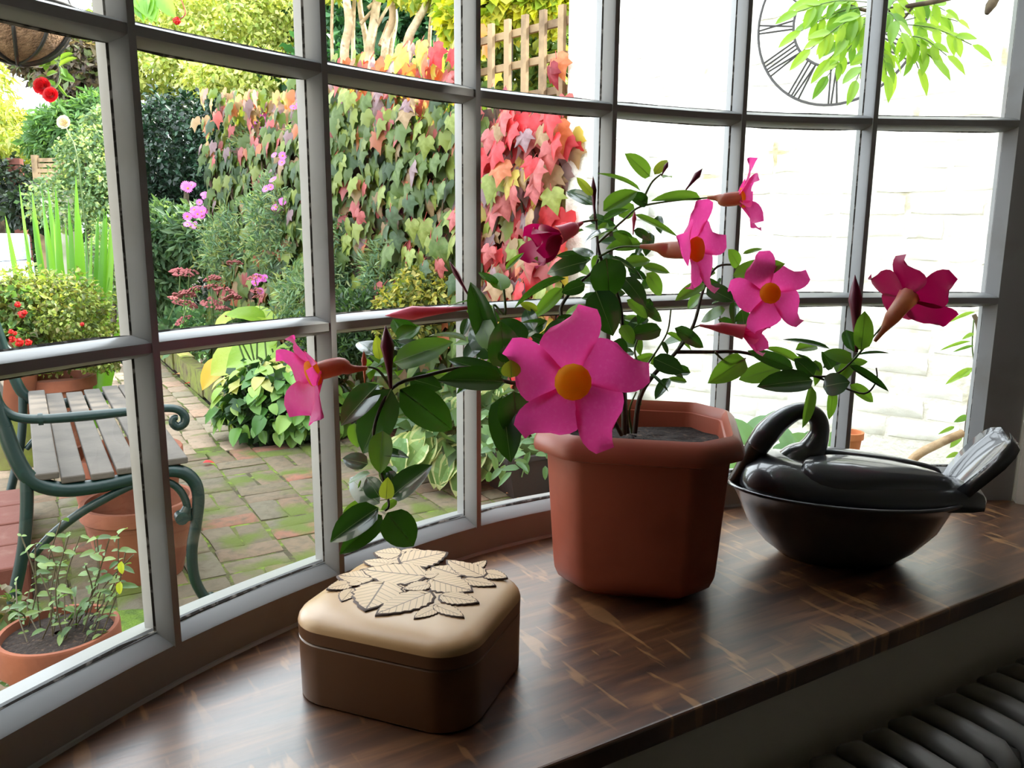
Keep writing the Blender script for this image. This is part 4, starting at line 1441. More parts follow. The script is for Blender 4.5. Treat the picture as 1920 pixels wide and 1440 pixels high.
plant('low_shrub', 'yellowing low plants at the foot of the creeper', 'plant', gz(800, 560, 4.2), [blob(800, 545, 4.2, 60, 45, 1500), blob(850, 560, 4.1, 40, 40, 900), blob(760, 590, 4.2, 60, 50, 1200)], 0.035, 0.02, G((164, 164, 70), (130, 142, 64), (190, 178, 90), (96, 116, 60)), 35)
plant('ferny_plant', 'dark green stems at the foot of the asters behind the glazing bar', 'plant', gz(690, 640, 4.4), [blob(680, 610, 4.4, 70, 60, 2200), blob(610, 640, 4.5, 60, 60, 1500)], 0.05, 0.016, G((60, 88, 52), (84, 112, 64), (44, 70, 42)), 36, up=0.8)

AST = mat('aster_petal', lin0((222, 112, 206)), 0.6, trans=0.25)
ASTY = mat('aster_eye', lin((220, 150, 60)), 0.7)


def aster_mesh():
    mb = MB()
    for k in range(14):
        a = 2 * math.pi * k / 14
        c, s = math.cos(a), math.sin(a)
        L_, wd = 1.0, 0.17
        mb.add([V((c * .15 + s * wd * .5, s * .15 - c * wd * .5, 0)), V((c * .15 - s * wd * .5, s * .15 + c * wd * .5, 0)), V((c * .7 - s * wd, s * .7 + c * wd, .16)), V((c * L_, s * L_, .12)), V((c * .7 + s * wd, s * .7 - c * wd, .16))], [(0, 1, 2, 3, 4)])
    mb.lathe([(0.26, 0.02), (0.22, 0.12), (0.1, 0.17), (0.01, 0.18)], n=8, m=1)
    return mb.mesh('flower', [AST, ASTY], 180)


AM = aster_mesh()
fr = random.Random(3)
CLU = [(488, 228, 5), (506, 262, 4), (488, 292, 4), (515, 308, 3), (354, 355, 4), (380, 388, 6), (372, 402, 4), (392, 366, 3), (360, 414, 3), (534, 381, 4), (524, 392, 2), (568, 425, 4), (572, 440, 2), (637, 273, 5), (648, 285, 3), (628, 288, 2), (710, 358, 4), (702, 366, 2), (490, 528, 4), (484, 536, 2), (618, 187, 2), (634, 192, 1), (556, 195, 2), (520, 300, 2), (505, 345, 2), (480, 326, 2)]
for x, y, n in CLU:
    dd = 6.2 if x < 420 else 5.72 if (x < 520 and y < 345) else 5.15 if x < 600 else 5.2 if y < 330 else 4.68
    if y > 500: dd = 5.3
    for k in range(int(n * 1.5 + .5)):
        px, py = x + fr.uniform(-11, 11), y + fr.uniform(-10, 10)
        n_ = camdir(fr.uniform(-.6, .6), fr.uniform(-.1, .9), 1)
        p = at(px, py, dd + fr.uniform(-.08, .05))
        q = n_.to_track_quat('Z', 'Y').to_matrix().to_4x4()
        inst('flower', AM, Matrix.Translation(p) @ q @ Matrix.Scale(fr.uniform(7, 9.5) * dd / FPX, 4), aster)
SED = mat('sedum_head', lin0((226, 118, 130)), 0.8, noise=[(lin0((200, 134, 112)), 30, 0.45, 0.65)], bump=(160, 1.0, 0.01))
sed = thing('sedum', gz(400, 640, 5.9), 'stonecrop with flat dusty pink flower heads at the path edge', 'flowers')
foliage('foliage', sed, FOL, [blob(415, 622, 6.3, 55, 40, 500), blob(348, 628, 6.85, 38, 40, 400), blob(480, 612, 5.85, 45, 40, 380)], 0.10, 0.05, G((96, 140, 100), (124, 160, 120), (80, 120, 84)), 40, up=0.6)


def sedum_mesh(seed):
    r = random.Random(seed)
    mb = MB()
    for k in range(34):
        a, q = r.uniform(0, 6.283), math.sqrt(r.random())
        c = V((math.cos(a) * q, math.sin(a) * q, 0.45 * (1 - q * q) + r.uniform(-.05, .05)))
        s_ = 0.20
        mb.add([c + V(v) * s_ for v in ((1, 0, 0), (0, 1, 0), (-1, 0, 0), (0, -1, 0), (0, 0, .8), (0, 0, -.6))], [(0, 1, 4), (1, 2, 4), (2, 3, 4), (3, 0, 4), (1, 0, 5), (2, 1, 5), (3, 2, 5), (0, 3, 5)])
    mb.tube([V((0, 0, 0)), V((0.05, 0, -2.2))], [0.07, 0.06], 5, m=1)
    return mb.mesh('flower_head', [SED, GST], 60)


SM = [sedum_mesh(i) for i in range(3)]
for x, y, r_ in ((338, 515, 20), (355, 512, 14), (400, 525, 15), (397, 540, 12), (345, 555, 19), (330, 566, 15), (352, 572, 15), (398, 568, 17), (424, 550, 18), (436, 560, 15), (440, 495, 13), (345, 602, 14), (418, 581, 12), (434, 592, 10), (478, 522, 12), (482, 545, 10), (484, 558, 9), (365, 545, 13)):
    dd = 6.15 - (x - 338) / 150 * 1.0 + R.uniform(-.1, .1)
    r_ *= 1.15
    M = Matrix.Translation(at(x, y, dd)) @ Matrix.Rotation(R.uniform(0, 6), 4, 'Z') @ Matrix.Rotation(R.uniform(0.1, .5), 4, 'X') @ Matrix.Scale(r_ * dd / FPX, 4)
    inst('flower_head', SM[R.randrange(3)], M, sed)

# large-leaved plants whose leaves can be told apart
LIME = mat('lime_leaf', lin((160, 196, 62)), 0.4, trans=0.3, objrand=[lin((132, 176, 56)), lin((176, 206, 70)), lin((196, 212, 92))], bump=(14, 0.3, 0.01))
YELL = mat('yellowing_leaf', lin((236, 184, 40)), 0.45, trans=0.3)
hos = thing('hosta', gz(480, 680, 5.0), 'lime hosta with broad leaves, one turning yellow, at the path edge', 'plant')
HL = [leaf_mesh('hosta_leaf', [LIME, LIME], fold=0.2, droop=0.3, wav=0.03, seed=i, rib=False) for i in range(3)]
HY = leaf_mesh('hosta_leaf', [YELL, YELL], fold=0.2, droop=0.3, wav=0.03, seed=5, rib=False)
for bx, by, tx, ty, wd, d_, k in ((470, 655, 392, 690, 58, 4.75, 0), (520, 640, 420, 672, 60, 4.85, 0), (600, 655, 500, 665, 46, 4.9, 0), (430, 675, 372, 716, 44, 4.7, 1), (560, 650, 635, 668, 46, 4.9, 0), (500, 600, 430, 578, 30, 5.0, 0), (520, 590, 580, 575, 30, 5.0, 0), (470, 585, 520, 598, 26, 4.95, 0), (560, 585, 600, 600, 30, 4.9, 0), (450, 590, 400, 604, 26, 5.0, 0), (500, 640, 470, 610, 40, 5.0, 0), (550, 630, 560, 590, 40, 5.0, 0), (470, 665, 450, 725, 40, 4.8, 0)):
    d_ += 0.55 * max(0, (600 - bx) / 160)
    B, T = at(bx, by, d_ + 0.06), at(tx, ty, d_ - 0.08)
    inst('leaf', HY if k else HL[R.randrange(3)], leafM(B, T, wd * d_ / FPX * 1.2, V((R.uniform(-.3, .3), -0.7, 0.8))), hos, None, 'yellow leaf' if k else None)
mb = MB()
for k in range(12):
    mb.tube([gz(500, 680, 5.0) + V((R.uniform(-.12, .12), R.uniform(-.12, .12), 0)), at(440 + 14 * k, 640 + R.uniform(-20, 20), 4.95)], [0.008, 0.005], 5)
mb.obj('stalk', GST, hos, 60)

LIMEB = mat('shrub_leaf', lin((110, 160, 62)), 0.45, trans=0.25, objrand=[lin((74, 124, 52)), lin((104, 154, 62)), lin((136, 178, 72)), lin((164, 190, 88))])
LIMEY = mat('shrub_leaf_buff', lin((190, 190, 104)), 0.5, trans=0.25)
hyd = thing('leafy_mound', gz(530, 790, 4.5), 'rounded mound of yellow-green soft leaves beside the brick path', 'shrub')
SL_ = [leaf_mesh('mound_leaf', [LIMEB, LIMEB], nl=5, fold=0.2, droop=0.25, shape=(0.7, 0.6), seed=i, rib=False) for i in range(3)]
SLY = leaf_mesh('mound_leaf', [LIMEY, LIMEY], nl=5, fold=0.2, droop=0.25, shape=(0.7, 0.6), seed=4, rib=False)
mc = at(535, 752, 4.55)
ms = V((128, 90, 82)) * (4.55 / FPX)
mr = random.Random(8)
for k in range(270):
    th, ph = mr.uniform(0, 2 * math.pi), mr.uniform(-0.55, 1.0)
    cz = ph
    cs_ = math.sqrt(max(0, 1 - min(1, abs(cz)) ** 2))
    n_ = V((math.cos(th) * cs_, math.sin(th) * cs_, cz))
    if n_.y > 0.5 and n_.z < 0.6: continue
    f_ = mr.uniform(0.8, 1.02)
    p = mc + V((n_.x * ms.x, n_.y * ms.y, n_.z * ms.z)) * f_
    if p.z < 0.03: continue
    d_ = (n_ * 0.5 + V((mr.uniform(-.5, .5), mr.uniform(-.5, .1), -0.55))).normalized()
    sz = mr.uniform(0.07, 0.115)
    top = (n_.z > 0.35 and n_.x < 0.2 and mr.random() < .35)
    inst('leaf', SLY if top else SL_[mr.randrange(3)], leafM(p, p + d_ * sz, sz * 0.72, n_ + V((0, -.3, .6))), hyd)
foliage('inner_foliage', hyd, FOL, [(np.array(mc), np.array(ms) * 0.8, 1200)], 0.08, 0.05, G((40, 74, 34), (60, 96, 44)), 44)

VAR_G = mat('variegated_leaf', lin((116, 156, 84)), 0.45, trans=0.25, objrand=[lin((92, 134, 72)), lin((128, 166, 92)), lin((150, 182, 110))])
VAR_E = mat('cream_leaf_margin', lin((214, 220, 160)), 0.5, trans=0.3)


def hosta_var(seed):
    mb = MB()
    r = random.Random(seed)
    n = 8
    rows = []
    for i in range(n + 1):
        t = i / n
        wd = 0.5 * math.sin(math.pi * min(1, t * 0.93 + 0.07) ** 0.85) ** 0.7 if t < 1 else 0.0
        zc = -0.35 * t * t
        row = []
        for s in (-1, -0.78, -0.4, 0, 0.4, 0.78, 1):
            row.append(V((s * wd, t, zc + abs(s * wd) * .3 + 0.035 * math.sin(t * 17 + seed + 3 * s) * abs(s) + 0.012 * math.cos(s * 18))))
        rows.append(row)
    for i in range(n):
        for j in range(6):
            a, b_, c, d_ = rows[i][j], rows[i][j + 1], rows[i + 1][j + 1], rows[i + 1][j]
            mb.add([a, b_, c, d_], [(0, 1, 2, 3)], 1 if j in (0, 5) or (i == n - 1) else 0)
    return mb.mesh('hosta_leaf', [VAR_G, VAR_E], 180)


HV = [hosta_var(i) for i in range(3)]
vh = thing('variegated_hosta', gz(850, 800, 3.7), 'cream-edged hosta drooping over the paving behind the window', 'plant')
hr = random.Random(12)
vc = at(880, 800, 3.65)
for k in range(96):
    px, py = hr.uniform(735, 1015), 0
    f_ = (px - 735) / 280
    top, bot = (735 - 15 * f_ if px > 850 else 735 + (850 - px) * 0.75), (905 if px < 900 else 790)
    py = hr.uniform(top, bot - 55)
    depth = 3.82 - 0.35 * (py - 730) / 170 + hr.uniform(-.05, .05)
    B = at(px + 18, py, depth)
    T = B + (V((hr.uniform(-.9, .05), -0.45, -0.85))).normalized() * hr.uniform(0.14, 0.20)
    if T.z < 0.015: T.z = 0.015
    inst('leaf', HV[hr.randrange(3)], leafM(B, T, hr.uniform(0.08, 0.115), V((hr.uniform(-.4, .2), -0.8, 0.7))), vh)
foliage('inner_foliage', vh, FOL, [blob(880, 790, 3.85, 110, 60, 500)], 0.12, 0.06, G((60, 92, 50), (84, 116, 64)), 45)

TRO = mat('dark_trough', lin((40, 34, 32)), 0.7, bump=(50, .4))
p0 = onz(985, 928)
tro = thing('planter_trough', (p0.x, p0.y, 0), 'low dark trough of trailing green plants close to the window', 'planter')
q0 = V((p0.x + 0.10, p0.y + 0.16, 0))
MB().rings([[q0 + U * (a * sx_) + VV * (b_ * sy_) + V((0, 0, z)) for a, b_ in ((-1, -1), (1, -1), (1, 1), (-1, 1))] for sx_, sy_, z in ((0.24, 0.11, 0.0), (0.28, 0.13, 0.17), (0.295, 0.145, 0.17), (0.295, 0.145, 0.19), (0.27, 0.12, 0.19), (0.26, 0.11, 0.15))], cap0=True, cap1=True).obj('trough', TRO, tro, 30)
TLf = mat('trailing_leaf', lin((100, 140, 84)), 0.45, trans=0.25, objrand=[lin((76, 116, 68)), lin((124, 160, 100))])
TL = [leaf_mesh('trailing_leaf', [TLf, TLf], nl=5, fold=0.15, droop=0.2, seed=i, rib=False) for i in range(2)]
for k in range(64):
    px, py = hr.uniform(895, 1035), hr.uniform(775, 885)
    B = at(px, py, 3.1 + hr.uniform(-.1, .1))
    T = B + V((hr.uniform(-1, .8), hr.uniform(-.6, .2), hr.uniform(-.9, .3))).normalized() * hr.uniform(.04, .075)
    inst('leaf', TL[k % 2], leafM(B, T, hr.uniform(.02, .034), V((0, -.6, .8))), tro)
mb = MB()
for k in range(16):
    a = q0 + U * hr.uniform(-.25, .25) + V((0, 0, 0.16))
    b_ = a + V((hr.uniform(-.15, .1), hr.uniform(-.2, .05), hr.uniform(.02, .16)))
    c_ = b_ + V((hr.uniform(-.12, .12), -0.08, -0.10))
    mb.tube(crom([a, b_, c_], 4), 0.003, 5)
mb.obj('stem', GST, tro)

# mossy edging along the path
EDG = mat('mossy_edging', lin((116, 112, 62)), 0.9, coord='World', noise=[(lin((130, 140, 50)), 6, 0.4, 0.6), (lin((84, 72, 48)), 14, 0.5, 0.7)], bump=(30, .7))
edge = thing('bed_edging', uv(pu + 0.06, pv + 1.5, 0), 'mossy stone edging between the path and the flower bed', 'edging')
for k in range(12):
    MB().box(uv(pu + 0.085 + R.uniform(-.01, .01), pv + 0.9 + 0.42 * k, 0.07), 0.10, 0.40, 0.17 + R.uniform(-.02, .02), UA + R.uniform(-.03, .03)).obj('stone', EDG, edge)

# ------------------------------------------------------------------ iris, box ball, geranium, things at the left
BLD = mat('sword_leaf', lin((124, 178, 52)), 0.4, trans=0.4, objrand=[lin((70, 128, 36)), lin((108, 166, 46)), lin((140, 190, 60))])
iris = thing('iris_clump', gz(125, 600, 4.7), 'clump of tall sword-shaped leaves behind the clipped box ball', 'plant')
ir = random.Random(4)
IT = [(10, 405), (36, 346), (60, 398), (78, 346), (90, 352), (100, 398), (122, 415), (142, 330), (150, 402), (180, 415), (214, 372), (200, 395), (196, 392), (212, 382), (60, 360), (45, 430), (85, 400), (110, 440), (135, 420), (160, 430), (172, 440), (190, 440), (232, 548), (205, 520), (25, 470), (68, 430), (104, 352), (128, 372), (184, 400), (206, 430)]
for i, (tx, ty) in enumerate(IT):
    bx = 125 + (tx - 125) * 0.42 + ir.uniform(-14, 14)
    dB = 4.7 + ir.uniform(-.1, .1)
    b_ = at(bx, 600, dB); b_.z = 0.0
    t_ = at(tx, ty, dB + ir.uniform(-.15, .12))
    mid = b_ * 0.45 + t_ * 0.55 + (b_ - V((0, 0, 0)) - V((t_.x, t_.y, 0))) * -0.06
    pts = crom([b_, mid, t_], 5)
    mb = MB()
    sd = camdir(1, 0, 0) * 0.86 + camdir(0, 0, 1) * ir.uniform(-.6, .6)
    n = len(pts)
    rws = []
    for j, p in enumerate(pts):
        f_ = j / (n - 1)
        hw = 0.024 * (1 - f_ ** 3) + 0.0008
        rws.append([p - sd * hw, p + camdir(0, 0, 1) * 0.004, p + sd * hw])
    mb.rings(rws, close=False)
    mb.obj('blade', BLD, iris, 180)
boxp = gz(95, 620, 4.15)
bb = thing('box_ball', boxp, 'clipped round box bush with pale young leaves beyond the bench', 'bush')
foliage('foliage', bb, FOL, [blob(95, 600, 4.15, 104, 88, 7000), blob(40, 590, 4.1, 70, 70, 2500), blob(190, 660, 4.1, 45, 35, 900)], 0.026, 0.016, G((150, 168, 78), (116, 138, 60), (174, 186, 100), (92, 112, 50), (128, 126, 66)), 51, shell=0.6)
TERRA = mat('terracotta', lin((160, 92, 64)), 0.85, coord='World', noise=[(lin((132, 74, 52)), 8, 0.4, 0.65), (lin((172, 126, 100)), 14, 0.62, 0.8)], bump=(40, 0.25, 0.004))
MB().lathe([(0.12, 0.0), (0.17, 0.34), (0.19, 0.345), (0.19, 0.40), (0.165, 0.40), (0.16, 0.36)], boxp, 28, cap0=True, cap1=True).obj('pot', TERRA, bb, 40)
gpp = gz(10, 680, 3.95)
ger = thing('geranium_pot', gpp, 'terracotta pot of scarlet flowers at the left of the box ball', 'potted plant')
MB().lathe([(0.10, 0.25), (0.15, 0.56), (0.165, 0.56), (0.165, 0.62), (0.14, 0.62), (0.13, 0.58)], gpp, 24, cap0=True, cap1=True).obj('pot', TERRA, ger, 40)
MB().lathe([(0.13, 0.0), (0.13, 0.25)], gpp, 16, cap0=True, cap1=True).obj('plinth', EDG, ger, 40)
foliage('foliage', ger, FOL, [blob(10, 640, 3.9, 60, 32, 700), blob(30, 575, 3.9, 30, 40, 300)], 0.035, 0.03, G((92, 130, 66), (120, 150, 80), (84, 84, 44)), 52)
SCAR = mat('scarlet_petal', lin((226, 40, 40)), 0.6, trans=0.25)


def puff_mesh(seed, mt, n=16):
    r = random.Random(seed)
    mb = MB()
    for k in range(n):
        q = V((r.gauss(0, 1), r.gauss(0, 1), r.gauss(0, 1))).normalized()
        a = q.orthogonal().normalized()
        b_ = q.cross(a)
        c = q * 0.55
        mb.add([c - a * .4, c + q * .25 - b_ * .35, c + a * .4 + q * .1, c + q * .3 + b_ * .35, q * 0.1], [(0, 1, 2, 3), (0, 4, 1), (2, 4, 3)])
    return mb.mesh('flower', mt, 180)


PUF = puff_mesh(1, SCAR)
for x, y, r_ in ((33, 571, 7), (40, 590, 9), (46, 586, 6), (22, 636, 8), (36, 642, 10), (53, 642, 8), (20, 622, 6), (154, 608, 5), (28, 625, 5)):
    inst('flower', PUF, Matrix.Translation(at(x, y, 3.75)) @ Matrix.Rotation(R.uniform(0, 6), 4, 'X') @ Matrix.Scale(r_ * 3.75 / FPX, 4), ger)

WPL = mat('white_plastic', lin0((214, 226, 240)), 0.45)
sb = at(-40, 470, 6.0)
stb = thing('storage_chest', (sb.x, sb.y, 0), 'white ribbed garden chest at the left edge behind the sword leaves', 'chest')
for z0, z1, w_, nm in ((0.0, 0.66, 0.50, 'body'), (0.665, 0.90, 0.53, 'band'), (0.905, 1.10, 0.50, 'lid')):
    mb = MB().box((sb.x, sb.y, (z0 + z1) / 2), w_, 0.5, z1 - z0, 0)
    o = mb.obj(nm, WPL, stb)
    md = o.modifiers.new('bevel', 'BEVEL'); md.width = 0.025; md.segments = 3
STONE = mat('pale_stone', lin((190, 188, 166)), 0.85, coord='World', noise=[(lin((150, 156, 120)), 5, .45, .65)])
sp_ = gz(120, 380, 8.0)
tb = thing('stone_tub', sp_, 'pale stone tub in the shade beyond the sword leaves', 'planter')
h_ = at(120, 350, 8.0).z
MB().lathe([(0.20, h_ - 0.32), (0.23, h_), (0.21, h_), (0.19, h_ - 0.05)], sp_, 24, cap0=True, cap1=True).obj('tub', STONE, tb, 40)
MB().lathe([(0.13, 0), (0.13, h_ - 0.32)], sp_, 16, cap0=True, cap1=True).obj('pedestal', STONE, tb, 40)
fp = thing('timber_fence', gz(90, 330, 8.6), 'short slatted timber fence panel beyond the rose bush', 'fence')
for k in range(5):
    MB().box(at(92, 300 + k * 10, 8.6), 0.30, 0.02, 0.04, -0.2).obj('slat', TIMB, fp)
for x in (66, 118):
    b_ = at(x, 300, 8.62)
    MB().box((b_.x, b_.y, (b_.z + .05) / 2), 0.06, 0.05, b_.z + 0.05).obj('post', TIMB, fp)
RB = mat('red_brick', lin((122, 70, 57)), 0.85, coord='World', noise=[(lin((124, 70, 58)), 6, .4, .6), (lin((138, 96, 82)), 12, .6, .75)], bump=(30, .5))
pier = thing('brick_pier', gz(28, 330, 8.8), 'narrow red brick pier in the shrubs at the far left', 'pier')
b_ = at(28, 296, 8.8)
for k in range(int(b_.z / 0.075)):
    MB().box((b_.x, b_.y, 0.0375 + k * 0.075), 0.12, 0.12, 0.066, 0.2 + R.uniform(-.03, .03)).obj('brick', RB, pier)
plant('ivy_mass', 'dark ivy in the shade under the feathery tree', 'ivy', gz(20, 380, 8.9), [blob(10, 350, 8.9, 60, 50, 1800), blob(70, 390, 8.4, 50, 40, 1200)], 0.07, 0.05, G((38, 54, 40), (58, 78, 56), (30, 40, 32)), 53)

# ------------------------------------------------------------------ roses and the hanging basket
RED = mat('rose_petal', lin((214, 14, 30)), 0.5, trans=0.2)
CREAM = mat('cream_rose_petal', lin((246, 222, 200)), 0.5, trans=0.3)


def rose(name, parent, mt, c, r_, seed):
    rr = random.Random(seed)
    mb = MB()
    for lay in range(4):
        for k in range(5):
            a = 2 * math.pi * (k / 5 + lay * .13)
            f_ = 0.35 + lay * 0.22
            o = camdir(math.cos(a), math.sin(a), 0)
            t = camdir(-math.sin(a), math.cos(a), 0)
            n = camdir(0, 0.2, 1)
            b0 = c + o * r_ * f_ * 0.25
            P = []
            for s in (-1, -.4, .4, 1):
                P.append(b0 + t * s * r_ * 0.35 * (0.6 + f_ * .4))
            P2 = []
            for s in (-1, -.4, .4, 1):
                P2.append(c + o * r_ * f_ * (1 - .18 * s * s) + t * s * r_ * (0.32 + .22 * f_) + n * r_ * (0.75 - 0.55 * f_) + V((0, 0, rr.uniform(-.05, .05) * r_)))
            mb.rings([P, P2], close=False)
    return mb.obj(name, mt, parent, 180)


RLF = mat('rose_leaf', lin((120, 160, 70)), 0.4, trans=0.4, objrand=[lin((96, 142, 60)), lin((150, 184, 80))])
RLM = leaf_mesh('rose_leaf', [RLF, RLF], nl=5, fold=.15, droop=.15, rib=False)
cro = thing('climbing_rose', gz(60, 200, 2.7), 'climbing rose spray with two red blooms by the hanging basket', 'rose')
MB().tube(crom([gz(-150, 300, 2.9), at(-120, 350, 2.85), at(-60, 120, 2.8), at(60, 100, 2.75), at(108, 118, 2.72), at(112, 150, 2.7), at(100, 168, 2.68)], 5), 0.004, 6).obj('stem', GST, cro)
rose('bloom', cro, RED, at(80, 163, 2.68), 0.030, 1)
rose('bloom', cro, RED, at(96, 179, 2.66), 0.026, 2)
for bx, by, tx, ty, wd in ((108, 118, 70, 122, 18), (110, 125, 140, 105, 16), (112, 140, 138, 150, 18), (108, 135, 86, 140, 16), (108, 158, 124, 180, 6), (104, 160, 92, 150, 8), (108, 112, 96, 96, 16), (112, 112, 134, 98, 14), (90, 112, 84, 130, 14), (118, 128, 124, 142, 12)):
    inst('leaf', RLM, leafM(at(bx, by, 2.7), at(tx, ty, 2.68), wd * 2.7 / FPX, V((R.uniform(-.5, .5), -.8, .5))), cro)
cr2 = thing('cream_rose', gz(120, 300, 5.6), 'single cream rose standing above the grey-green bush', 'rose')
rose('bloom', cr2, CREAM, at(120, 230, 5.6), 0.048, 3)
MB().tube(crom([gz(150, 300, 5.6), at(150, 330, 5.6), at(128, 250, 5.6), at(121, 236, 5.6)], 4), 0.005, 5).obj('stem', GST, cr2)
COIR = mat('coir_liner', lin((176, 140, 108)), 0.95, noise=[(lin((140, 106, 78)), 30, .4, .6)], bump=(120, 1.0, .02))
BLKI = mat('black_iron', lin((28, 28, 30)), 0.5)
hc = at(22, 10, 2.55)
hr_ = 0.172
hb = thing('hanging_basket', hc, 'coir-lined black iron hanging basket outside the top left panes', 'basket')
prof = [(hr_ * math.cos(a), -hr_ * math.sin(a)) for a in np.linspace(0, math.pi / 2 * 0.97, 10)]
MB().lathe(prof, hc, 32, cap0=True, cap1=True).obj('liner', COIR, hb, 180)
for k in range(10):
    a = 2 * math.pi * k / 10 + 0.2
    pts = [hc + V((math.cos(a) * (r_ + 0.004), math.sin(a) * (r_ + 0.004), z)) for r_, z in prof]
    MB().tube(pts, 0.009, 6, flat=0.5).obj('strap', BLKI, hb, 60)
MB().tube([hc + V((math.cos(a), math.sin(a), 0)) * (hr_ + .006) for a in np.linspace(0, 2 * math.pi, 33)], 0.008, 6, cap=False).obj('rim', BLKI, hb, 60)
for k in range(3):
    a = 2 * math.pi * k / 3 + 0.5
    MB().tube([hc + V((math.cos(a) * hr_, math.sin(a) * hr_, 0)), hc + V((0, 0, 0.5))], 0.003, 5).obj('chain', BLKI, hb)
BSK = mat('basket_leaf', lin((110, 170, 50)), 0.4, trans=0.4, objrand=[lin((90, 150, 44)), lin((136, 190, 56))])
BSM = leaf_mesh('basket_leaf', [BSK, BSK], nl=5, fold=.12, droop=.2, shape=(.6, .6), rib=False)
tp = thing('trailing_geranium', at(300, -60, 2.4), 'trailing geranium leaves and red bud hanging into the second pane', 'flowers')
for bx, by, tx, ty, wd in ((262, -10, 290, 30, 46), (275, -10, 262, 34, 30), (300, -10, 322, 26, 34), (285, 0, 282, 36, 26), (250, -5, 258, 30, 20), (265, -5, 276, 22, 44)):
    inst('leaf', BSM, leafM(at(bx, by, 2.42), at(tx, ty, 2.38), wd * 2.4 / FPX, V((R.uniform(-.5, .5), -.9, .3))), tp)
inst('flower', PUF, Matrix.Translation(at(331, 39, 2.4)) @ Matrix.Scale(9 * 2.4 / FPX, 4), tp)
MB().tube(crom([at(300, -60, 2.42), at(330, -20, 2.4), at(347, 20, 2.4), at(343, 32, 2.4), at(333, 36, 2.4)], 4), 0.0016, 5).obj('stem', IVST, tp)

# ------------------------------------------------------------------ wisteria spray, woody climber, plants along the white wall
WIS = mat('wisteria_leaf', lin((140, 186, 64)), 0.4, trans=0.45, objrand=[lin((104, 156, 60)), lin((150, 194, 70)), lin((172, 208, 84))])
WIM = [leaf_mesh('wisteria_leaflet', [WIS, WIS], nl=6, fold=.1, droop=.15, shape=(.8, .7), rib=False, seed=i, wav=.02) for i in range(2)]
wis = thing('wisteria', wp(-0.2, 2.2, 0.5), 'fresh green wisteria spray hanging in front of the iron clock', 'climber')
D0 = 2.12
MB().tube(crom([at(1960, -60, D0 + .1), at(1790, -6, D0), at(1700, 12, D0), at(1640, 22, D0), at(1590, 10, D0)], 5), lerpl([.008, .004], 21), 7).obj('branch', BARKD, wis, 60)
MB().tube(crom([at(1715, 8, D0), at(1690, 40, D0), at(1660, 60, D0), at(1640, 80, D0)], 5), .003, 6).obj('branch', BARKD, wis, 60)
MB().tube(crom([at(1890, -30, D0), at(1868, -6, D0), at(1858, 10, D0), at(1850, 26, D0)], 5), lerpl([.007, .012, .013, .005], 16), 8).obj('twig_stub', BARKD, wis, 60)
RACH = [((1635, 5), (1496, 22)), ((1640, 10), (1502, 58)), ((1640, 20), (1520, 92)), ((1640, 35), (1556, 110)), ((1640, 50), (1552, 142)), ((1645, 70), (1606, 150)), ((1620, -10), (1520, 0)), ((1655, 60), (1640, 150)), ((1600, 20), (1560, 60)), ((1640, 30), (1590, 70)),
        ((1690, 40), (1796, 40)), ((1680, 45), (1822, 84)), ((1690, 66), (1775, 104)), ((1680, 60), (1722, 128)), ((1665, 70), (1672, 130)), ((1700, 10), (1772, 20)), ((1690, 80), (1750, 112)), ((1660, 30), (1690, 0)), ((1650, 90), (1662, 140)), ((1700, 30), (1740, 10)), ((1655, 20), (1690, 60))]
wr = random.Random(9)
stems = MB()
nleaf = 0
for (a, b_) in RACH:
    da = D0 + wr.uniform(-.06, .08)
    A, B_ = at(*a, da), at(*b_, da + wr.uniform(-.08, .08))
    mid = (A + B_) / 2 + V((0, 0, 0.015))
    pts = crom([A, mid, B_], 6)
    stems.tube(pts, 0.0012, 4, cap=False)
    ln_ = (B_ - A).length
    npair = max(3, int(ln_ / 0.036))
    ax = (B_ - A).normalized()
    sd = ax.cross(V((0, -1, 0.2))).normalized()
    for k in range(npair):
        f_ = 0.25 + 0.72 * k / npair
        p = pts[int(f_ * (len(pts) - 1))]
        for s_ in (-1, 1):
            if nleaf >= 290: break
            d_ = (ax * 0.75 + sd * s_ * 0.7 + V((0, 0, -0.55 + wr.uniform(-.2, .2)))).normalized()
            L_ = wr.uniform(.048, .068)
            inst('leaflet', WIM[nleaf % 2], leafM(p, p + d_ * L_, L_ * .42, V((wr.uniform(-.6, .6), -.8, .5))), wis)
            nleaf += 1
    inst('leaflet', WIM[0], leafM(B_, B_ + (ax + V((0, 0, -.3))) * .06, .024, V((0, -.8, .5))), wis)
    nleaf += 1
stems.obj('leaf_stalk', GST, wis)

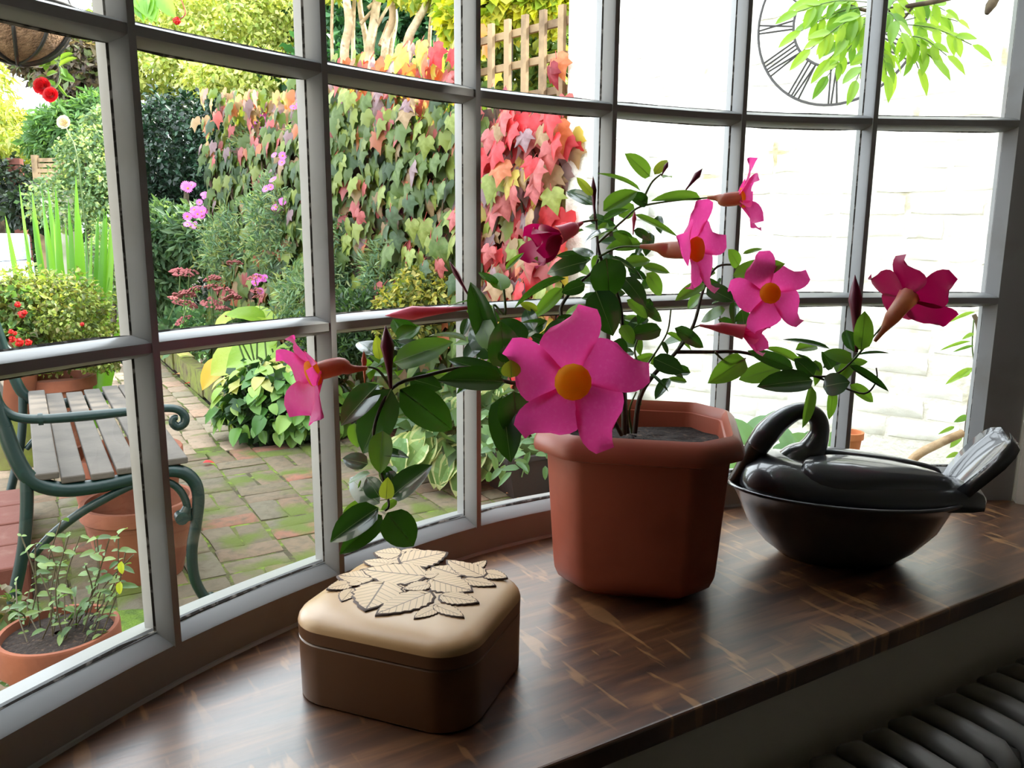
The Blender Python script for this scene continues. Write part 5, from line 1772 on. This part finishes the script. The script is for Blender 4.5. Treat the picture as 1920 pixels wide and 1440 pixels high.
wc = thing('woody_climber', onz(1815, 900), 'woody climber with a cut tan stem beside the right jamb', 'climber')
MB().tube(crom([at(1690, 890, 2.16), at(1718, 855, 2.15), at(1760, 832, 2.13), at(1790, 818, 2.12), at(1805, 812, 2.12)], 5), lerpl([.012, .0105], 21), 9).obj('cut_stem', BARK, wc, 60)
MB().tube(crom([at(1812, 960, 2.2), at(1814, 850, 2.2), at(1822, 760, 2.2), at(1834, 690, 2.2), at(1836, 620, 2.2), at(1826, 590, 2.2)], 5), lerpl([.013, .012, .008, .006], 26), 8).obj('stem', BARKD, wc, 60)
MB().tube(crom([at(1826, 600, 2.18), at(1823, 650, 2.17), at(1829, 690, 2.18)], 4), .002, 5).obj('tendril', GST, wc)
for bx, by, tx, ty, wd in ((1828, 585, 1780, 600, 8), (1820, 640, 1765, 652, 7), (1826, 648, 1790, 657, 6), (1826, 690, 1775, 716, 14), (1818, 695, 1800, 706, 12), (1815, 780, 1792, 790, 12), (1812, 800, 1830, 795, 14), (1808, 815, 1826, 822, 16), (1800, 850, 1776, 856, 10), (1802, 812, 1784, 838, 14), (1790, 800, 1762, 812, 8), (1826, 625, 1806, 634, 8)):
    inst('leaf', WIM[0], leafM(at(bx, by, 2.17), at(tx, ty, 2.15), wd * 2.17 / FPX, V((R.uniform(-.6, .6), -.8, .6))), wc)
BLU = mat('blue_green_leaf', lin((128, 176, 150)), 0.5, trans=0.3, objrand=[lin((112, 160, 130)), lin((150, 190, 165)), lin((120, 170, 84))])
BLM = leaf_mesh('broad_leaf', [BLU, BLU], nl=6, fold=.15, droop=.25, rib=False, shape=(.7, .6))
bl = thing('broad_leaved_plant', onz(1460, 1000), 'blue-green broad leaves growing at the foot of the white wall', 'plant')
br_ = random.Random(2)
for k in range(34):
    px, py = br_.choice([br_.uniform(1375, 1450), br_.uniform(1375, 1430), br_.uniform(1480, 1570)]), br_.uniform(795, 900)
    if px > 1460: py = br_.uniform(815, 850)
    B = at(px, py + 20, 2.35 + br_.uniform(-.1, .1))
    T = B + V((br_.uniform(-.7, .7), br_.uniform(-.5, .2), br_.uniform(-.1, 1))).normalized() * br_.uniform(.07, .11)
    inst('leaf', BLM, leafM(B, T, br_.uniform(.04, .06), V((0, -.8, .5))), bl)
mb = MB()
for k in range(9):
    b_ = at(1400 + 16 * k, 860, 2.35)
    mb.tube([V((b_.x, b_.y, 0)), b_], .005, 5)
mb.obj('stem', GST, bl)
op = gz(1590, 830, 2.45)
zt = at(1590, 808, 2.45).z
sp2 = thing('small_pot', op, 'small orange clay pot at the foot of the white wall', 'pot')
MB().lathe([(0.028, zt - .10), (0.038, zt - .02), (0.043, zt - .02), (0.043, zt), (0.036, zt), (0.034, zt - .03)], op, 20, cap0=True, cap1=True).obj('pot', mat('orange_clay', lin((214, 130, 80)), .8), sp2, 40)
MB().lathe([(0.05, 0), (0.05, zt - .1)], op, 12, cap0=True, cap1=True).obj('brick_stand', RB, sp2, 40)

# ------------------------------------------------------------------ bench
GRN = mat('dark_green_iron', lin((8, 44, 42)), 0.38, spec=0.5, noise=[(lin((22, 62, 60)), 30, .6, .75)], bump=(60, .1, .002))
SLT = mat('weathered_slat', lin((100, 92, 84)), 0.8, coord='World', noise=[(lin((84, 77, 70)), 9, .4, .65)], bump=(50, .3, .003))
foot = onz(385, 1137)
bench = thing('garden_bench', foot, 'green cast iron bench with grey timber slats outside the left panes', 'bench')


def fr_(px, py, off=0.0):
    return onplane(px, py, foot, VV) + VV * off


def frame_mesh(off):
    mb = MB()
    def tb(pp, r_, n=4):
        pts = crom([fr_(x, y, off) for x, y in pp], n)
        mb.tube(pts, lerpl(r_ if hasattr(r_, '__len__') else [r_, r_], len(pts)), 10)
    # seat rail running on into the front leg
    tb([(8, 800), (26, 850), (56, 898), (110, 917), (180, 912), (250, 896), (300, 884), (338, 884), (362, 900), (372, 930), (368, 980), (360, 1030), (364, 1080), (378, 1112), (395, 1132)], [.020, .021, .022, .022, .021, .020, .020, .019, .018, .017, .016, .0155, .016])
    tb([(-60, 640), (-30, 700), (-8, 760), (8, 800)], .020)
    tb([(50, 890), (50, 960), (44, 1030), (30, 1100), (14, 1170), (2, 1215)], .0165)
    tb([(60, 1045), (95, 1005), (150, 962), (210, 928), (262, 904)], [.011, .013, .013, .010])
    tb([(300, 898), (330, 912), (348, 938), (354, 975)], .011)
    tb([(352, 950), (346, 962), (340, 968)], [.014, .016, .014])
    c = fr_(340, 970, off)
    mb.tube([c - VV * .018, c + VV * .018], .019, 12)
    c = fr_(396, 1124, off)
    mb.tube([c - VV * .018, c + VV * .018], .018, 12)
    return mb


frame_mesh(0.0).obj('end_frame', GRN, bench, 60)
BLEN = 1.30
frame_mesh(BLEN).obj('end_frame', GRN, bench, 60)
for off in (0.0, BLEN):
    mb = MB()
    ap = [(-40, 690), (-12, 738), (4, 766), (30, 782), (76, 786), (160, 780), (240, 772), (300, 766), (330, 767), (345, 778), (346, 792), (334, 800), (324, 793), (326, 784), (333, 783)]
    pts = crom([fr_(x, y, off) for x, y in ap], 4)
    mb.tube(pts, lerpl([.013, .013, .013, .0125, .013, .0145, .0125, .012, .012, .013, .0135, .013, .012, .010, .008], len(pts)), 9)
    c = fr_(76, 786, off)
    mb.tube([c - U * .006, c + U * .006], .017, 10)
    mb.obj('armrest', GRN, bench, 60)
for (cx, cy) in ((88, 900), (137, 905), (192, 899), (240, 889), (288, 878), (331, 872)):
    c = fr_(cx, cy - 9)
    mb = MB().box(c + VV * (BLEN / 2), 0.060, BLEN + 0.03, 0.020, UA)
    o = mb.obj('seat_slat', SLT, bench)
    md = o.modifiers.new('bevel', 'BEVEL'); md.width = .004; md.segments = 2
for (cx, cy) in ((30, 850), (-2, 790), (-30, 720), (-55, 650)):
    c = fr_(cx, cy)
    if cy > 800: continue
    ax = (U * .93 + V((0, 0, .37)), VV, (V((0, 0, .93)) - U * .37))
    MB().box(c + VV * (BLEN / 2) - U * .02, 0.020, BLEN + .03, 0.06, ax=ax).obj('back_slat', SLT, bench)

# ------------------------------------------------------------------ terracotta pots and red brick step
def tpot(name, base, r0, r1, h, label):
    t = thing(name, base, label, 'pot')
    b_ = V(base)
    MB().lathe([(r0, 0), (r0 * 1.03, .01), (r0 + (r1 - r0) * .78, h * .80), (r1 * .97, h * .81), (r1, h * .83), (r1, h * .98), (r1 * .98, h), (r1 * .90, h), (r1 * .885, h * .97), (r0 * .95, h * .12), (r0 * .5, h * .11)], b_, 40, cap0=True, cap1=True).obj('pot', TERRA, t, 35)
    return t


pA = onz(240, 1100)
tpot('terracotta_pot', V((pA.x, pA.y + .12, 0)), 0.125, 0.180, 0.262, 'large empty terracotta pot standing under the bench seat')
pB = onz(205, 1030)
tpot('terracotta_pot', V((pB.x, pB.y + .18, 0)), 0.15, 0.205, 0.33, 'wider terracotta pot behind the empty one under the bench')
stp = thing('brick_step', onz(20, 1140), 'low step of broad red bricks behind the bench leg', 'step')
b0 = onz(52, 1108)
for j in range(4):
    for k in range(3):
        c = b0 - U * (0.10 + .235 * k) + VV * (0.02 + 0.225 * j) + V((0, 0, 0.06))
        o = MB().box(c, 0.228, 0.217, 0.12 + R.uniform(-.006, .006), UA + R.uniform(-.02, .02)).obj('brick', RB, stp)
        md = o.modifiers.new('bevel', 'BEVEL'); md.width = .008; md.segments = 2

# pot of straggly salvia nearest the window
rimc = at(110, 1178, 1.86)
hp = rimc.z
pp = thing('potted_salvia', (rimc.x, rimc.y, 0), 'round terracotta pot of straggly green plants outside the lowest left pane', 'potted plant')
rr_ = 105 * 1.86 / FPX
MB().lathe([(rr_ * .62, 0), (rr_ * .64, .01), (rr_ * .88, hp * .70), (rr_ * .93, hp * .71), (rr_, hp * .73), (rr_, hp * .98), (rr_ * .98, hp), (rr_ * .91, hp), (rr_ * .89, hp * .93)], V((rimc.x, rimc.y, 0)), 44, cap0=True).obj('pot', TERRA, pp, 35)
MB().lathe([(rr_ * .9, hp * .93), (rr_ * .6, hp * .95), (0.01, hp * .96)], V((rimc.x, rimc.y, 0)), 30).obj('soil', SOIL, pp, 180)
SAL = mat('salvia_leaf', lin((112, 146, 84)), 0.45, trans=0.3, objrand=[lin((66, 100, 52)), lin((100, 136, 72)), lin((140, 168, 96))])
SALM = [leaf_mesh('salvia_leaf', [SAL, SAL], nl=5, fold=.14, droop=.25, rib=False, seed=i) for i in range(2)]
SALY = leaf_mesh('salvia_leaf', [mat('yellow_leaf', lin((190, 204, 60)), .5, trans=.35)] * 2, nl=5, rib=False)
TOPS = [(40, 1005), (66, 1020), (95, 1030), (115, 975), (130, 1000), (150, 1005), (176, 1008), (182, 1010), (205, 1010), (222, 1002), (235, 1035), (250, 1040), (30, 1090), (75, 1075), (105, 1060), (160, 1060), (200, 1070), (55, 1110), (225, 1090), (140, 1100), (18, 1140), (120, 1120), (185, 1110)]
sr_ = random.Random(14)
stm = MB()
nl = 0
for (tx, ty) in TOPS:
    bx = 110 + (tx - 120) * 0.62 + sr_.uniform(-8, 8)
    B = at(bx, 1180, 1.86 + sr_.uniform(-.05, .07))
    B.z = hp * .95
    T = at(tx, ty, 1.86 + sr_.uniform(-.09, .09))
    pts = crom([B, (B * .5 + T * .5) + V((sr_.uniform(-.035, .035), sr_.uniform(-.02, .02), 0)), T], 5)
    stm.tube(pts, .0016, 5)
    nn = max(2, int((T - B).length / .034))
    for k in range(1, nn + 1):
        p = pts[min(len(pts) - 1, int(k / nn * (len(pts) - 1)))]
        a = k * 1.57 + sr_.uniform(-.4, .4)
        for s_ in (0, math.pi):
            d_ = V((math.cos(a + s_), math.sin(a + s_), sr_.uniform(-.25, .5))).normalized()
            L_ = sr_.uniform(.012, .042)
            if sr_.random() < .22: continue
            if nl < 285:
                inst('leaf', SALM[nl % 2], leafM(p, p + d_ * L_, L_ * .42, V((sr_.uniform(-.6, .6), -.4, .8))), pp)
                nl += 1
stm.obj('stem', mat('salvia_stem', lin((84, 74, 50)), .7), pp)
for bx, by, tx, ty in ((228, 1052, 227, 1078), (226, 1090, 222, 1116)):
    inst('leaf', SALY, leafM(at(bx, by, 1.8), at(tx, ty, 1.8), 13 * 1.8 / FPX, V((0, -1, .2))), pp, None, 'yellow leaf')
plant('weeds', 'green weeds and grit at the foot of the potted plant', 'weeds', onz(20, 1280), [blob(0, 1150, 1.95, 30, 40, 160), blob(20, 1290, 1.95, 40, 30, 120)], 0.03, 0.016, G((96, 130, 70), (130, 120, 90)), 60)
mossp = MB()
c = onz(225, 1190)
rg = []
for f_, h_ in ((1.0, .0), (.85, .012), (.5, .02), (.1, .022)):
    rg.append([V((c.x + .22 * f_ * math.cos(a) * (1 + .2 * math.sin(3 * a)), c.y + .17 * f_ * math.sin(a), h_ - .003)) for a in np.linspace(0, 2 * math.pi, 28, endpoint=False)])
mossp.rings(rg, cap1=True)
o = mossp.obj('moss_cushion', mat('bright_moss', lin((108, 140, 36)), .95, coord='World', noise=[(lin((84, 112, 30)), 20, .4, .6)], bump=(120, 1, .01)), None, 180)
tag(o, 'bright green moss cushion on the paving beside the potted plant', 'moss')
o['kind'] = 'stuff'

# fallen petals and leaves on the paving
PETF = leaf_mesh('petal', [SCAR, SCAR], nl=4, fold=.2, droop=.2, rib=False, shape=(.7, .5))
DRY = leaf_mesh('petal', [mat('dry_leaf', lin((206, 150, 96)), .7)] * 2, nl=4, fold=.2, droop=.2, rib=False)
for x, y, sz, me, lb, ct in ((380, 868, .055, PETF, 'red petal fallen on the mossy patio beyond the bench arm', 'petal'), (342, 686, .06, PETF, 'red petal at the far end of the path by the yellow leaf', 'petal'), (356, 689, .06, PETF, 'red petal lying against the mossy edging', 'petal'), (360, 719, .06, PETF, 'red petal on the path below the yellow hosta leaf', 'petal'),
                             (948, 925, .03, DRY, 'orange dry leaf on the moss before the dark trough', 'leaf'), (978, 936, .03, DRY, 'orange dry leaf close to the white window frame', 'leaf'), (342, 703, .10, DRY, 'curled tan leaf on the brick path', 'leaf')):
    p = onz(x, y, .012)
    o = inst('fallen_petal' if me is PETF else 'fallen_leaf', me, leafM(p, p + V((R.uniform(-1, 1), R.uniform(-.4, .4), .1)).normalized() * sz, sz * .8, V((0, 0, 1))), None)
    tag(o, lb, ct)
